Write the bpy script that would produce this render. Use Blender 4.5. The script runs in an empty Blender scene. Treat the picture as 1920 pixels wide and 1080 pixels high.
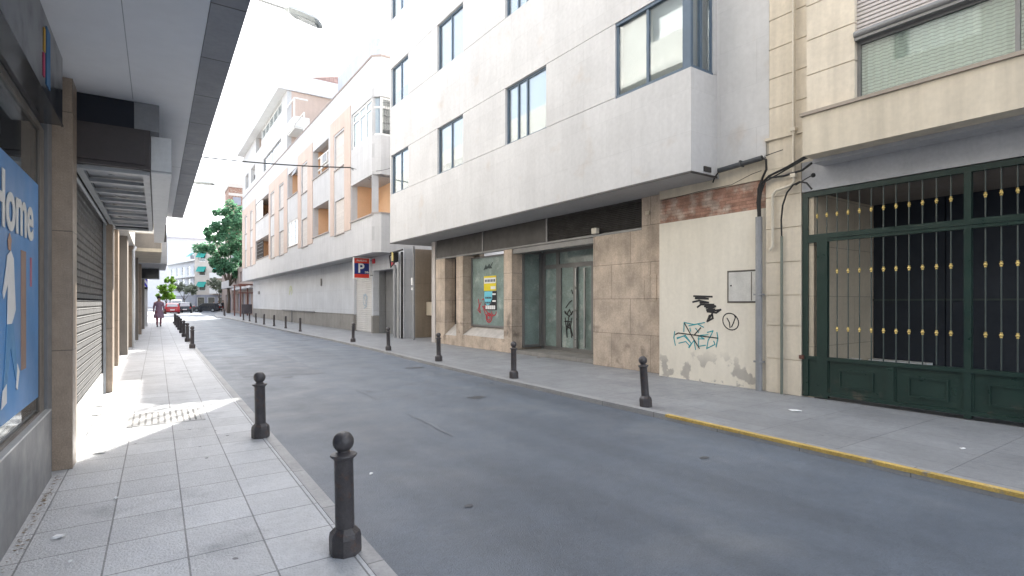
import bpy, math, random
from mathutils import Vector, Matrix
R = math.radians
random.seed(7)
scene = bpy.context.scene
col = scene.collection
AR, AW = R(-1.02), R(-0.55)          # headings of the buildings on the right-hand side
FR = {}                              # object name -> (s, t, z, heading) of its origin

# ------------------------------------------------------------------ helpers
def toworld(s, t, a):
    return (s*math.cos(a)+t*math.sin(a), -s*math.sin(a)+t*math.cos(a))
def tag(o, label=None, cat=None, group=None, kind=None):
    if label: o['label'] = label
    if cat: o['category'] = cat
    if group: o['group'] = group
    if kind: o['kind'] = kind
    return o
def empty(name, base, a=0.0, **k):
    o = bpy.data.objects.new(name, None); col.objects.link(o)
    x, y = toworld(base[0], base[1], a)
    o.location = (x, y, base[2]); o.rotation_euler = (0, 0, -a)
    FR[o.name] = (base[0], base[1], base[2], a)
    o.empty_display_size = .3
    return tag(o, **k)
class MB:
    def __init__(s): s.v = []; s.f = []
    def box(m, s0, s1, t0, t1, z0, z1):
        if s1 < s0: s0, s1 = s1, s0
        if t1 < t0: t0, t1 = t1, t0
        if z1 < z0: z0, z1 = z1, z0
        n = len(m.v)
        m.v += [(s0,t0,z0),(s1,t0,z0),(s1,t1,z0),(s0,t1,z0),(s0,t0,z1),(s1,t0,z1),(s1,t1,z1),(s0,t1,z1)]
        m.f += [tuple(n+i for i in q) for q in ((0,3,2,1),(4,5,6,7),(0,1,5,4),(1,2,6,5),(2,3,7,6),(3,0,4,7))]
        return m
    def poly(m, pts):
        n = len(m.v); m.v += [tuple(p) for p in pts]; m.f.append(tuple(range(n, n+len(pts)))); return m
    def prism(m, pts, vec):
        """closed solid: polygon pts swept by vec"""
        n = len(m.v); k = len(pts); V = Vector(vec)
        m.v += [tuple(p) for p in pts] + [tuple(Vector(p)+V) for p in pts]
        m.f.append(tuple(n+i for i in range(k))[::-1]); m.f.append(tuple(n+k+i for i in range(k)))
        for i in range(k):
            j = (i+1) % k
            m.f.append((n+i, n+j, n+k+j, n+k+i))
        return m
    def tube(m, pts, r, n=8, cap=True):
        pts = [Vector(p) for p in pts]
        rs = r if isinstance(r, (list, tuple)) else [r]*len(pts)
        up = None; rings = []
        for i, p in enumerate(pts):
            d = (pts[min(i+1, len(pts)-1)] - pts[max(i-1, 0)])
            if d.length < 1e-9: d = Vector((0,0,1))
            d.normalize()
            if up is None:
                up = Vector((0,0,1)) if abs(d.z) < .9 else Vector((1,0,0))
            x = d.cross(up); 
            if x.length < 1e-6: x = d.orthogonal()
            x.normalize(); y = x.cross(d).normalized(); up = y
            b = len(m.v)
            for k in range(n):
                a = 2*math.pi*k/n
                m.v.append(tuple(p + x*math.cos(a)*rs[i] + y*math.sin(a)*rs[i]))
            rings.append(b)
        for b, c in zip(rings, rings[1:]):
            for k in range(n):
                l = (k+1) % n
                m.f.append((b+k, c+k, c+l, b+l))
        if cap:
            m.f.append(tuple(rings[0]+k for k in range(n))); m.f.append(tuple(rings[-1]+k for k in range(n))[::-1])
        return m
    def lathe(m, cx, cy, prof, n=20, rot=0.0):
        rings = []
        for r, z in prof:
            b = len(m.v)
            for k in range(n):
                a = 2*math.pi*k/n + rot
                m.v.append((cx+r*math.cos(a), cy+r*math.sin(a), z))
            rings.append(b)
        for b, c in zip(rings, rings[1:]):
            for k in range(n):
                l = (k+1) % n
                m.f.append((b+k, b+l, c+l, c+k))
        m.f.append(tuple(rings[0]+k for k in range(n))[::-1]); m.f.append(tuple(rings[-1]+k for k in range(n)))
        return m
    def sphere(m, c, r, nu=14, nv=9, sc=(1,1,1)):
        prof = [(max(r*math.sin(math.pi*i/nv), 1e-4), -r*math.cos(math.pi*i/nv)) for i in range(nv+1)]
        n0 = len(m.v); m.lathe(0, 0, prof, nu)
        for i in range(n0, len(m.v)):
            x, y, z = m.v[i]; m.v[i] = (c[0]+x*sc[0], c[1]+y*sc[1], c[2]+z*sc[2])
        return m
    def strokes(m, lines, w, s, th=.003, flip=1):
        """paint strokes on a wall plane s=const; points are (t, z)"""
        q = 0
        for L in lines:
            for (a, b) in zip(L, L[1:]):
                a = Vector(a); b = Vector(b); d = b-a
                if d.length < 1e-6: continue
                d.normalize(); n = Vector((-d.y, d.x))*w/2; e = d*w*.35
                p = [a-e+n, b+e+n, b+e-n, a-e-n]
                off = s - flip*(th + q*.0003); q = (q+1) % 7
                P = [(off, u.x, u.y) for u in p]
                m.prism(P, (flip*.0025, 0, 0))
        return m
    def build(m, name, mat, parent=None, base=(0,0,0), a=0.0, smooth=False, **k):
        if parent is not None: base = FR[parent.name][:3]; a = FR[parent.name][3]
        me = bpy.data.meshes.new(name)
        bs, bt, bz = base
        me.from_pydata([(x-bs, y-bt, z-bz) for x, y, z in m.v], [], m.f)
        me.materials.append(mat)
        if smooth:
            for p in me.polygons: p.use_smooth = True
            if smooth != 'all':
                try: me.set_sharp_from_angle(angle=R(40))
                except Exception: pass
        me.update()
        o = bpy.data.objects.new(name, me); col.objects.link(o)
        if parent is not None: o.parent = parent
        else:
            x, y = toworld(bs, bt, a); o.location = (x, y, bz); o.rotation_euler = (0, 0, -a)
        FR[o.name] = (bs, bt, bz, a)
        return tag(o, **k)
def cells(u0, u1, z0, z1, holes):
    zs = sorted({z0, z1, *[min(max(h[i], z0), z1) for h in holes for i in (2, 3)]})
    out = []
    for a, b in zip(zs, zs[1:]):
        if b-a < 1e-6: continue
        hs = sorted([(max(h[0], u0), min(h[1], u1)) for h in holes if h[2] < (a+b)/2 < h[3] and h[1] > u0 and h[0] < u1])
        u = u0
        for p, q in hs:
            if p-u > 1e-4: out.append((u, p, a, b))
            u = max(u, q)
        if u1-u > 1e-4: out.append((u, u1, a, b))
    return out
def wall_t(m, s0, s1, t0, t1, z0, z1, holes=()):
    for c in cells(t0, t1, z0, z1, holes): m.box(s0, s1, *c)
def wall_s(m, t0, t1, s0, s1, z0, z1, holes=()):
    for c in cells(s0, s1, z0, z1, holes): m.box(c[0], c[1], t0, t1, c[2], c[3])

# ------------------------------------------------------------------ materials
def mat(name, c, rough=.75, var=.12, scale=1.5, fine=.06, bump=.15, bscale=50., streak=0., metal=0., spec=.5,
        joints=None, jcol=.45, jvar=.05, floor=False, stain=None, lanes=0., speck=0., joff=0.5):
    m = bpy.data.materials.new(name); m.use_nodes = True
    nt = m.node_tree; N = nt.nodes; L = nt.links; P = N['Principled BSDF']
    P.inputs['Roughness'].default_value = rough; P.inputs['Metallic'].default_value = metal
    P.inputs['Specular IOR Level'].default_value = spec
    tc = N.new('ShaderNodeTexCoord'); O = tc.outputs['Object']
    def noise(sc, det=4, vec=None, r=.55):
        n = N.new('ShaderNodeTexNoise'); n.inputs['Scale'].default_value = sc; n.inputs['Detail'].default_value = det
        n.inputs['Roughness'].default_value = r
        L.new(vec or O, n.inputs['Vector']); return n.outputs['Fac']
    def rng(x, lo, hi, f0=.3, f1=.7):
        r = N.new('ShaderNodeMapRange'); r.inputs[1].default_value = f0; r.inputs[2].default_value = f1
        r.inputs[3].default_value = lo; r.inputs[4].default_value = hi; L.new(x, r.inputs[0]); return r.outputs[0]
    def mul(a, b):
        x = N.new('ShaderNodeMath'); x.operation = 'MULTIPLY'; L.new(a, x.inputs[0]); L.new(b, x.inputs[1]); return x.outputs[0]
    f = rng(noise(scale, 5), 1-var, 1+var)
    if fine: f = mul(f, rng(noise(scale*14, 3), 1-fine, 1+fine))
    if streak:
        mp = N.new('ShaderNodeMapping'); mp.inputs['Scale'].default_value = (5, 5, .35); L.new(O, mp.inputs[0])
        f = mul(f, rng(noise(1.2, 4, mp.outputs[0]), 1-streak, 1+streak*.3, .32, .62))
    if lanes:
        mp = N.new('ShaderNodeMapping'); mp.inputs['Scale'].default_value = (1.1, .07, 1); L.new(O, mp.inputs[0])
        f = mul(f, rng(noise(1.0, 3, mp.outputs[0]), 1-lanes, 1+lanes, .35, .65))
    if speck:
        f = mul(f, rng(noise(85, 2, None, .8), 1-speck, 1+speck, .3, .7)); f = mul(f, rng(noise(22, 3, None, .7), 1-speck*.5, 1+speck*.5, .3, .7))
    jf = None
    if joints:
        w, h, ms = joints
        sp = N.new('ShaderNodeSeparateXYZ'); L.new(O, sp.inputs[0]); cb = N.new('ShaderNodeCombineXYZ')
        if floor:
            L.new(sp.outputs[0], cb.inputs[0]); L.new(sp.outputs[1], cb.inputs[1])
        else:
            ad = N.new('ShaderNodeMath'); ad.operation = 'ADD'; L.new(sp.outputs[0], ad.inputs[0]); L.new(sp.outputs[1], ad.inputs[1])
            L.new(ad.outputs[0], cb.inputs[0]); L.new(sp.outputs[2], cb.inputs[1])
        b = N.new('ShaderNodeTexBrick'); b.offset = joff; b.squash = 1
        b.inputs['Scale'].default_value = 1; b.inputs['Brick Width'].default_value = w; b.inputs['Row Height'].default_value = h
        b.inputs['Mortar Size'].default_value = ms; b.inputs['Mortar Smooth'].default_value = .15
        b.inputs['Color1'].default_value = (1-jvar,)*3+(1,); b.inputs['Color2'].default_value = (1+jvar,)*3+(1,)
        b.inputs['Mortar'].default_value = (jcol,)*3+(1,)
        L.new(cb.outputs[0], b.inputs['Vector']); jf = b.outputs['Fac']
        bw = N.new('ShaderNodeRGBToBW'); L.new(b.outputs['Color'], bw.inputs[0]); f = mul(f, bw.outputs[0])
    base = N.new('ShaderNodeRGB'); base.outputs[0].default_value = (*c, 1)
    cur = base.outputs[0]
    if stain:      # (colour, noise scale, threshold, softness, z below which it appears or None)
        sc_, ssc, th, soft, zl = stain
        k = rng(noise(ssc, 5), 0, 1, th, th+soft)
        if zl is not None:
            sp2 = N.new('ShaderNodeSeparateXYZ'); L.new(O, sp2.inputs[0])
            k = mul(k, rng(sp2.outputs[2], 1, 0, zl*.45, zl))
        mx = N.new('ShaderNodeMix'); mx.data_type = 'RGBA'; L.new(k, mx.inputs[0]); L.new(cur, mx.inputs[6])
        mx.inputs[7].default_value = (*sc_, 1); cur = mx.outputs[2]
    vm = N.new('ShaderNodeVectorMath'); vm.operation = 'SCALE'; L.new(cur, vm.inputs[0]); L.new(f, vm.inputs['Scale'])
    L.new(vm.outputs[0], P.inputs['Base Color'])
    L.new(rng(noise(scale*3), max(rough-.12, .03), min(rough+.1, 1)), P.inputs['Roughness'])
    if bump:
        bp = N.new('ShaderNodeBump'); bp.inputs['Strength'].default_value = bump; bp.inputs['Distance'].default_value = .01
        L.new(noise(bscale, 3), bp.inputs['Height']); last = bp
        if jf is not None:
            b2 = N.new('ShaderNodeBump'); b2.inputs['Strength'].default_value = .5; b2.inputs['Distance'].default_value = .006
            b2.invert = True; L.new(jf, b2.inputs['Height']); L.new(bp.outputs[0], b2.inputs['Normal']); last = b2
        L.new(last.outputs[0], P.inputs['Normal'])
    return m
def glassmat(name, tint=(.75,.85,.83), refl=.14, rough=.02):
    m = bpy.data.materials.new(name); m.use_nodes = True
    nt = m.node_tree; N = nt.nodes; L = nt.links; N.remove(N['Principled BSDF'])
    t = N.new('ShaderNodeBsdfTransparent'); t.inputs[0].default_value = (*tint, 1)
    g = N.new('ShaderNodeBsdfGlossy'); g.inputs['Roughness'].default_value = rough; g.inputs[0].default_value = (.95,.97,1,1)
    fr = N.new('ShaderNodeFresnel'); fr.inputs[0].default_value = 1.55
    ad = N.new('ShaderNodeMath'); ad.operation = 'MULTIPLY_ADD'; ad.inputs[1].default_value = .8; ad.inputs[2].default_value = refl
    ad.use_clamp = True
    L.new(fr.outputs[0], ad.inputs[0])
    # gentle waviness of real float glass
    tc = N.new('ShaderNodeTexCoord'); n = N.new('ShaderNodeTexNoise'); n.inputs['Scale'].default_value = .9; n.inputs['Detail'].default_value = 1
    L.new(tc.outputs['Object'], n.inputs['Vector'])
    bp = N.new('ShaderNodeBump'); bp.inputs['Strength'].default_value = .12; bp.inputs['Distance'].default_value = .02
    L.new(n.outputs['Fac'], bp.inputs['Height']); L.new(bp.outputs[0], g.inputs['Normal'])
    mx = N.new('ShaderNodeMixShader'); L.new(ad.outputs[0], mx.inputs[0]); L.new(t.outputs[0], mx.inputs[1]); L.new(g.outputs[0], mx.inputs[2])
    L.new(mx.outputs[0], N['Material Output'].inputs[0]); return m
def filmglass(name):
    m = mat(name, (.235,.305,.29), .16, var=.22, scale=1.7, fine=.12, bump=.01, spec=.7, stain=((.40,.46,.44), 2.6, .55, .16, None))
    return m
def flat(name, c, rough=.6, metal=0., spec=.4): return mat(name, c, rough=rough, var=.05, fine=.03, bump=0, metal=metal, spec=spec)

m_clad = mat('grey_stone_cladding', (.535,.53,.53), .8, var=.07, scale=.8, fine=.045, bump=.08, streak=.045, joints=(1.38,.75,.0025), jcol=.86, jvar=.025, stain=((.50,.45,.41), 1.3, .6, .2, None))
m_soffit = mat('painted_soffit', (.36,.36,.36), .8, var=.06, streak=0)
m_stone = mat('brown_travertine', (.47,.385,.31), .7, var=.28, speck=.08, scale=1.9, fine=.12, bump=.15, streak=.12, joints=(1.15,.79,.006), jcol=.45, jvar=.12, stain=((.20,.16,.13), 2.4, .58, .14, 1.6))
m_cream = mat('cream_render', (.72,.67,.575), .85, var=.05, scale=1.0, fine=.03, bump=.1, streak=.05, stain=((.43,.40,.36), 3.0, .54, .04, .62))
m_cream2 = mat('beige_render', (.61,.54,.43), .85, var=.07, scale=1.1, fine=.04, bump=.1, streak=.12)
m_brick = mat('bare_brick', (.33,.185,.135), .9, var=.3, scale=5, fine=.2, bump=.8, bscale=24, joints=(.27,.062,.009), jcol=.8, jvar=.2, stain=((.42,.33,.27), 3.2, .47, .14, None))
m_louvre = mat('dark_aluminium', (.043,.039,.037), .5, var=.1, bump=0)
m_rail = mat('grey_aluminium', (.2,.2,.2), .45, var=.08, bump=0, metal=.3)
m_wframe = mat('slate_window_frame', (.075,.115,.165), .4, var=.06, bump=0)
m_glass = glassmat('window_glass', (.94,.98,.97), .07)
m_shopglass = None
m_dimroom = mat('dim_room', (.30,.33,.34), .9, var=.2, bump=0)
m_shopglass = filmglass('film_covered_glass')
m_curtain = mat('pale_blind', (.80,.82,.82), .8, var=.06, scale=3, bump=0)
m_greenpaper = mat('whitewashed_glass_backing', (.30,.385,.37), .6, var=.22, scale=1.6, fine=.1, bump=0, stain=((.52,.60,.58), 2.6, .56, .1, None))
m_white = mat('white_stone', (.50,.498,.505), .75, var=.05, scale=.7, fine=.03, bump=.08, streak=.08, joints=(1.2,.6,.003), jcol=.85, jvar=.02)
m_salmon = mat('salmon_render', (.53,.42,.36), .85, var=.06, scale=1.0, fine=.03, bump=.1, streak=.06)
m_orange = mat('orange_render', (.62,.40,.25), .85, var=.08, scale=1.0, fine=.03, bump=.1)
m_wgrey = mat('grey_stone_tile', (.53,.55,.585), .65, var=.07, scale=.8, fine=.04, bump=.08, streak=.08, joints=(2.2,1.1,.005), jcol=.75, jvar=.03)
m_plinth = mat('plinth_stone', (.25,.24,.225), .75, var=.12, scale=1.2, fine=.06, bump=.12, streak=.12, joints=(1.2,1.0,.006), jcol=.6, jvar=.06)
m_darktile = mat('dark_panel', (.21,.215,.22), .6, var=.08, scale=1, bump=.05, joints=(1.1,1.05,.006), jcol=.7, jvar=.04)
m_whitemetal = mat('white_paint_metal', (.72,.72,.70), .5, var=.04, bump=0)
m_beigewall = mat('beige_rusticated', (.63,.56,.455), .85, var=.07, scale=1.2, fine=.05, bump=.12, streak=.12)
m_greenpaint = mat('dark_green_paint', (.013,.032,.025), .38, var=.15, scale=2, fine=.08, bump=.06, bscale=120, stain=((.07,.065,.05), 5, .6, .1, .35))
m_bar = mat('grey_green_bar', (.045,.06,.055), .4, var=.1, bump=0)
m_gold = mat('brass_knob', (.62,.46,.16), .35, var=.2, scale=12, metal=.4, bump=0)
m_navy = mat('navy_door_paint', (.02,.026,.037), .55, var=.1, bump=0)
m_castiron = mat('bollard_iron', (.062,.056,.058), .42, speck=.12, var=.25, scale=9, fine=.15, bump=.35, bscale=90, spec=.5, stain=((.09,.06,.05), 14, .57, .1, None))
m_road = mat('asphalt', (.118,.138,.168), .5, var=.13, scale=.45, fine=.05, bump=.7, bscale=110, spec=.45, lanes=.16, speck=.16, stain=((.165,.178,.195), .7, .57, .2, None))
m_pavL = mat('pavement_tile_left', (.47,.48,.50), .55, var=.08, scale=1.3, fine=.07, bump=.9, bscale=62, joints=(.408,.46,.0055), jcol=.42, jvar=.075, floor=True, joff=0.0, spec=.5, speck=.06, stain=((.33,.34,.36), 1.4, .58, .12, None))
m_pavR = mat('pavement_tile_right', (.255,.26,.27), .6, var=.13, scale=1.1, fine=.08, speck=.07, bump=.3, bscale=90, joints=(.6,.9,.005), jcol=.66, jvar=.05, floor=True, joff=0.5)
m_kerb = mat('kerb_granite', (.30,.30,.305), .6, var=.12, scale=2.5, fine=.1, bump=.3, bscale=120, joints=(9,1.0,.006), jcol=.5, jvar=.05, floor=True, joff=0)
m_yellow = mat('yellow_kerb_paint', (.55,.38,.11), .65, var=.18, scale=3, fine=.15, bump=.3, speck=.15, stain=((.27,.25,.22), 7, .6, .1, None))
m_ground = mat('earth', (.16,.15,.14), .9, var=.1, scale=.2)
m_pillar = mat('brown_granite_pillar', (.33,.26,.20), .4, var=.14, scale=6, fine=.12, bump=.04, speck=.1, joints=(9,1.07,.005), jcol=.5, jvar=.05)
m_pillar2 = mat('grey_brown_render', (.24,.215,.19), .7, var=.1, scale=2, fine=.05, bump=.08, streak=.1)
m_lwall = mat('grey_shop_wall', (.20,.205,.215), .5, var=.08, scale=1.6, fine=.04, bump=.06, streak=.08)
m_lsoffit = mat('white_soffit', (.80,.81,.83), .7, var=.05, scale=.5, fine=.02, bump=.04)
m_lfascia = mat('slate_fascia', (.24,.25,.275), .6, var=.08, scale=2, bump=.08, joints=(50,.95,.008), jcol=.3, jvar=.05, floor=True, joff=0)
m_lfacade = mat('pale_facade', (.66,.64,.60), .8, var=.05, scale=.6, fine=.03, bump=.1)
m_signdark = mat('dark_gloss_sign', (.035,.037,.042), .15, var=.1, bump=0)
m_signbrown = mat('dark_brown_panel', (.05,.042,.043), .5, var=.15, scale=2, bump=0)
m_shutter = mat('brown_grey_shutter', (.10,.092,.085), .5, var=.12, scale=3, bump=0)
m_shutlight = mat('pale_shutter_slat', (.27,.27,.27), .5, var=.1, scale=3, bump=0)
m_grill = mat('grey_grille', (.34,.36,.38), .4, var=.08, bump=0)
m_black = flat('black_rubber', (.018,.018,.02), .5)
m_pvc = mat('grey_pvc_pipe', (.27,.275,.285), .5, var=.12, scale=2, fine=.05, bump=.03, streak=.2)
m_cable = flat('black_cable', (.02,.02,.02), .55)
m_pipebeige = mat('beige_pipe', (.60,.55,.46), .6, var=.06, bump=0)
m_darkroom = flat('dark_interior', (.05,.05,.05), .9)
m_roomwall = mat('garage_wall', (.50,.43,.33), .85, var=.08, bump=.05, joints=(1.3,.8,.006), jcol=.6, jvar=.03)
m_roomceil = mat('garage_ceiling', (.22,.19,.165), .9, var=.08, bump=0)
m_postblue = mat('poster_blue', (.06,.24,.54), .4, var=.25, scale=.7, fine=0, bump=0)
m_paper = flat('white_paper', (.78,.78,.78), .6)
m_skin = flat('skin', (.45,.27,.19), .55)
m_hair = flat('dark_hair', (.025,.018,.014), .6)
m_tile = mat('red_roof_tile', (.40,.27,.24), .85, var=.15, scale=3, bump=.3, joints=(.3,.3,.02), jcol=.7, jvar=.1)
m_bark = mat('bark', (.10,.08,.06), .9, var=.25, scale=5, bump=.5, bscale=20)
def leafmat(name, c):
    m = mat(name, c, .6, var=.45, scale=.9, fine=.25, bump=0)
    nt = m.node_tree; P = nt.nodes['Principled BSDF']; tr = nt.nodes.new('ShaderNodeBsdfTranslucent'); mx = nt.nodes.new('ShaderNodeMixShader'); mx.inputs[0].default_value = .55
    nt.links.new(P.inputs['Base Color'].links[0].from_socket, tr.inputs[0]); nt.links.new(P.outputs[0], mx.inputs[1]); nt.links.new(tr.outputs[0], mx.inputs[2]); nt.links.new(mx.outputs[0], nt.nodes['Material Output'].inputs[0])
    return m
m_leaf = leafmat('broad_leaf_green', (.10,.23,.13)); m_leafb = leafmat('bright_leaf_green', (.14,.27,.03)); m_leafo = leafmat('olive_grey_leaf', (.28,.31,.24))

# ------------------------------------------------------------------ setting: ground, road, pavements
g = MB(); g.poly([(-300,-200,-.13),(300,-200,-.13),(300,600,-.13),(-300,600,-.13)]); tag(g.build('ground', m_ground), kind='structure')
g = MB(); g.poly([(-8,-12,-.07),(26,-12,-.07),(30,170,-.07),(-12,170,-.07)]); tag(g.build('road', m_road), kind='structure')
kl = [(1.10,-8),(1.10,28),(1.16,36),(1.3,46),(1.3,58),(.2,62),(.2,110)]
def strip_poly(m, line, off0, off1, z0, z1):
    for (a, b) in zip(line, line[1:]):
        m.prism([(a[0]+off0,a[1],z0),(a[0]+off1,a[1],z0),(b[0]+off1,b[1],z0),(b[0]+off0,b[1],z0)], (0,0,z1-z0))
g = MB()
for a, b in zip(kl, kl[1:]): g.prism([(-3,a[1],-.1),(a[0]-.10,a[1],-.1),(b[0]-.10,b[1],-.1),(-3,b[1],-.1)], (0,0,.1))
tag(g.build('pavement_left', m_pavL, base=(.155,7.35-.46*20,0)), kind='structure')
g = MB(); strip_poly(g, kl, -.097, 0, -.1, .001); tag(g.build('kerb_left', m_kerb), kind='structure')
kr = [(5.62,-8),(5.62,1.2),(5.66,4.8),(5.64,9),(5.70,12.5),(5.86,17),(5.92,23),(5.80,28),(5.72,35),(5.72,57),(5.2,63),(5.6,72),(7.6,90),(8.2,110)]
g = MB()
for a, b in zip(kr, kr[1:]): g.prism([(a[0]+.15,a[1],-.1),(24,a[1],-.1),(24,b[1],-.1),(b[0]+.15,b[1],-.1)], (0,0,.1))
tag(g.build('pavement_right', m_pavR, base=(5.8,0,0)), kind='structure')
g = MB(); strip_poly(g, kr[2:], 0, .147, -.1, .001); g2 = MB(); strip_poly(g2, kr[:3], 0, .147, -.1, .001)
tag(g.build('kerb_right', m_kerb), kind='structure'); tag(g2.build('kerb_right', m_kerb), kind='structure')
g = MB(); strip_poly(g, [(5.62,-6),(5.62,1.2),(5.66,4.8)], -.003, .068, -.03, .0045); g.build('yellow_line', m_yellow, kind='structure')
# asphalt marks: old tar seams and worn patches, flush sheets
m_seam = mat('tar_seam', (.065,.07,.08), .5, var=.2, bump=.2); m_scar = mat('pale_worn_asphalt', (.158,.175,.20), .6, var=.2, bump=.3)
def ribbon(m, pts, w, z):
    n = len(pts)
    for i in range(n-1):
        a = Vector(pts[i]); b = Vector(pts[i+1]); d = (b-a).normalized(); k = Vector((-d.y, d.x))*w/2
        m.poly([(*(a-k), z), (*(b-k), z), (*(b+k), z), (*(a+k), z)])
def wig(a, b, n, amp):
    return [(a[0]+(b[0]-a[0])*i/n+random.uniform(-amp, amp), a[1]+(b[1]-a[1])*i/n+random.uniform(-amp, amp)) for i in range(n+1)]
g = MB()
ribbon(g, wig((1.3,19.2),(5.6,20.4),24,.04), .02, -.065); ribbon(g, wig((3.6,9.4),(4.6,9.9),12,.03), .008, -.0648)
tag(g.build('road_seams', m_seam), kind='structure')
m_patch = mat('darker_asphalt_patch', (.098,.113,.138), .52, var=.14, scale=.6, fine=.08, bump=.7, bscale=110, speck=.16, lanes=.08)
def blob(cx, cy, rx, ry, n, z, jit=.12):
    return [(cx+rx*math.cos(2*math.pi*k/n)*(1+random.uniform(-jit,jit)), cy+ry*math.sin(2*math.pi*k/n)*(1+random.uniform(-jit,jit)), z) for k in range(n)]
g = MB(); g.poly([(1.5,12.3,-.0662),(3.1,12.1,-.0662),(3.15,17.2,-.0662),(1.55,17.4,-.0662)]); tag(g.build('road_patch', m_patch), kind='structure')
g = MB(); ribbon(g, wig((3.0,9.6),(2.96,8.4),12,.012), .03, -.0640); ribbon(g, wig((2.94,7.0),(2.9,5.6),14,.014), .035, -.0640)
tag(g.build('road_scrapes', m_scar), kind='structure')
g = MB()
for (x, y, r_) in ((4.40,7.65,.17),(5.15,11.95,.20),(5.05,22.8,.22),(2.28,11.9,.12),(3.1,9.2,.06),(4.6,3.4,.05),(2.0,3.6,.04)): g.poly(blob(x, y, r_, r_*.7, 14, -.0652, .25))
tag(g.build('oil_stains', m_seam), kind='structure')

# ------------------------------------------------------------------ windows
def window(root, s, t0, t1, z0, z1, mull=(), fm=m_wframe, gm=m_glass, cm=m_curtain, fw=.05, rec=.07, cdepth=.1, hm=(), name='window', cover=1.0):
    """window in a wall facing -s: frame part with pane and blind sub-parts"""
    f = MB(); a, b = s+rec, s+rec+.05
    f.box(a, b, t0, t0+fw, z0, z1).box(a, b, t1-fw, t1, z0, z1).box(a, b, t0+fw, t1-fw, z0, z0+fw).box(a, b, t0+fw, t1-fw, z1-fw, z1)
    for t in mull: f.box(a-.004, b+.004, t-fw*.5, t+fw*.5, z0+fw, z1-fw)
    for z in hm: f.box(a+.003, b-.003, t0+fw, t1-fw, z-fw*.4, z+fw*.4)
    w = f.build(name, fm, root)
    MB().box(a+.02, a+.028, t0+fw*.5, t1-fw*.5, z0+fw*.5, z1-fw*.5).build('pane', gm, w)
    c = MB(); n = max(3, int((t1-t0)/.09)); x = a+cdepth
    zb = z1-(z1-z0)*cover
    pts = []
    for i in range(n*2+1):
        t = t0+.01+(t1-t0-.02)*i/(n*2); pts.append((x+(.012 if i % 2 else -.012), t))
    for p, q in zip(pts, pts[1:]): c.poly([(p[0],p[1],zb+.012),(p[0],p[1],z1-.01),(q[0],q[1],z1-.01),(q[0],q[1],zb+.012)])
    c.build('curtain', cm, w)
    return w

# ================================================================== GREY STONE BUILDING
G = empty('office_building', (7.87,5.88,0), AR, label='grey stone-clad building with slate window frames jutting over the pavement beside the graffiti wall', cat='building')
S0, TE, TW, ZB, ZT = 7.87, 5.88, 19.66, 3.80, 16.6
cols = [(17.95,19.56),(13.95,15.64),(9.95,11.69)]
rows = [(5.65,7.15),(9.0,10.5),(12.35,13.85)]
holes = [(c[0], c[1], r[0], r[1]) for c in cols for r in rows] + [(TE-.01, 7.70, r[0]-.03, r[1]) for r in rows]
m = MB(); bands = [ZB, 5.65, 7.15, 9.0, 10.5, 12.35, 13.85, ZT]
for i in range(len(bands)-1):
    a = bands[i]+(.006 if i else 0); b = bands[i+1]-(.006 if i < len(bands)-2 else 0)
    hh = [h for h in holes if h[2] < (a+b)/2 < h[3] or (h[2] < b and h[3] > a)]
    wall_t(m, S0, S0+.3, TE, TW, a, b, hh)
    wall_s(m, TE, TE+.3, S0+.3, 8.63, a, b, [(S0, 8.53, r[0]-.03, r[1]) for r in rows])
m.box(S0+.3, 16, TE+.3, TW, 3.86, ZT-.01)
m.box(8.63, 16, 4.90, TE+.297, 3.955, ZT-.015)
m.build('wall', m_clad, G)
# thin pale coping at the foot of the overhang and the soffit
m = MB().box(S0+.012, 9.6, TE+.012, TW, 3.772, 3.858); m.build('soffit', m_soffit, G)
MB().box(S0-.012, S0+.012, TE-.012, TW, 3.765, 3.80).box(S0+.012, 8.62, TE-.012, TE+.012, 3.765, 3.80).build('drip_edge', m_louvre, G)
for r in rows:
    for k, c in enumerate(cols):
        mid = (c[0]+c[1])/2
        window(G, S0, c[0], c[1], r[0], r[1], mull=(mid-.02,) if k < 2 else (mid-.02, c[1]-.5), cover=(1.0,.62,1.0,.8,1.0,.7,1.0,1.0,.9)[k*3+rows.index(r)])
        MB().box(S0+.285, S0+.295, c[0], c[1], r[0], r[1]).build('room', m_dimroom, G)
    # corner window wrapping round the end of the overhang
    z0, z1 = r[0]-.03, r[1]; f = MB()
    f.box(S0+.03, S0+.10, TE+.03, TE+.20, z0+.06, z1-.06)
    f.box(S0+.04, S0+.10, 7.64, 7.70, z0+.06, z1-.06).box(S0+.04, S0+.10, 6.86, 6.92, z0+.06, z1-.06)
    f.box(S0+.02, S0+.11, TE+.02, 7.70, z0, z0+.06).box(S0+.02, S0+.11, TE+.02, 7.70, z1-.06, z1)
    f.box(S0+.11, 8.53, TE+.02, TE+.11, z0, z0+.06).box(S0+.11, 8.53, TE+.02, TE+.11, z1-.06, z1)
    f.box(8.47, 8.53, TE+.04, TE+.10, z0+.06, z1-.06).box(8.18, 8.24, TE+.04, TE+.10, z0+.06, z1-.06)
    w = f.build('window', m_wframe, G)
    MB().box(S0+.06, S0+.068, TE+.2, 7.64, z0+.06, z1-.06).box(S0+.10, 8.47, TE+.06, TE+.068, z0+.06, z1-.06).build('pane', m_glass, w)
    MB().box(S0+.22, S0+.23, TE+.23, 7.7, z0, z1).box(S0+.231, 8.53, TE+.22, TE+.23, z0, z1).build('curtain', m_curtain, w)
# vent at the bottom of the end face
v = MB().box(8.22, 8.42, TE-.025, TE-.002, 3.84, 3.93); v.build('vent', m_louvre, G)
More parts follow.
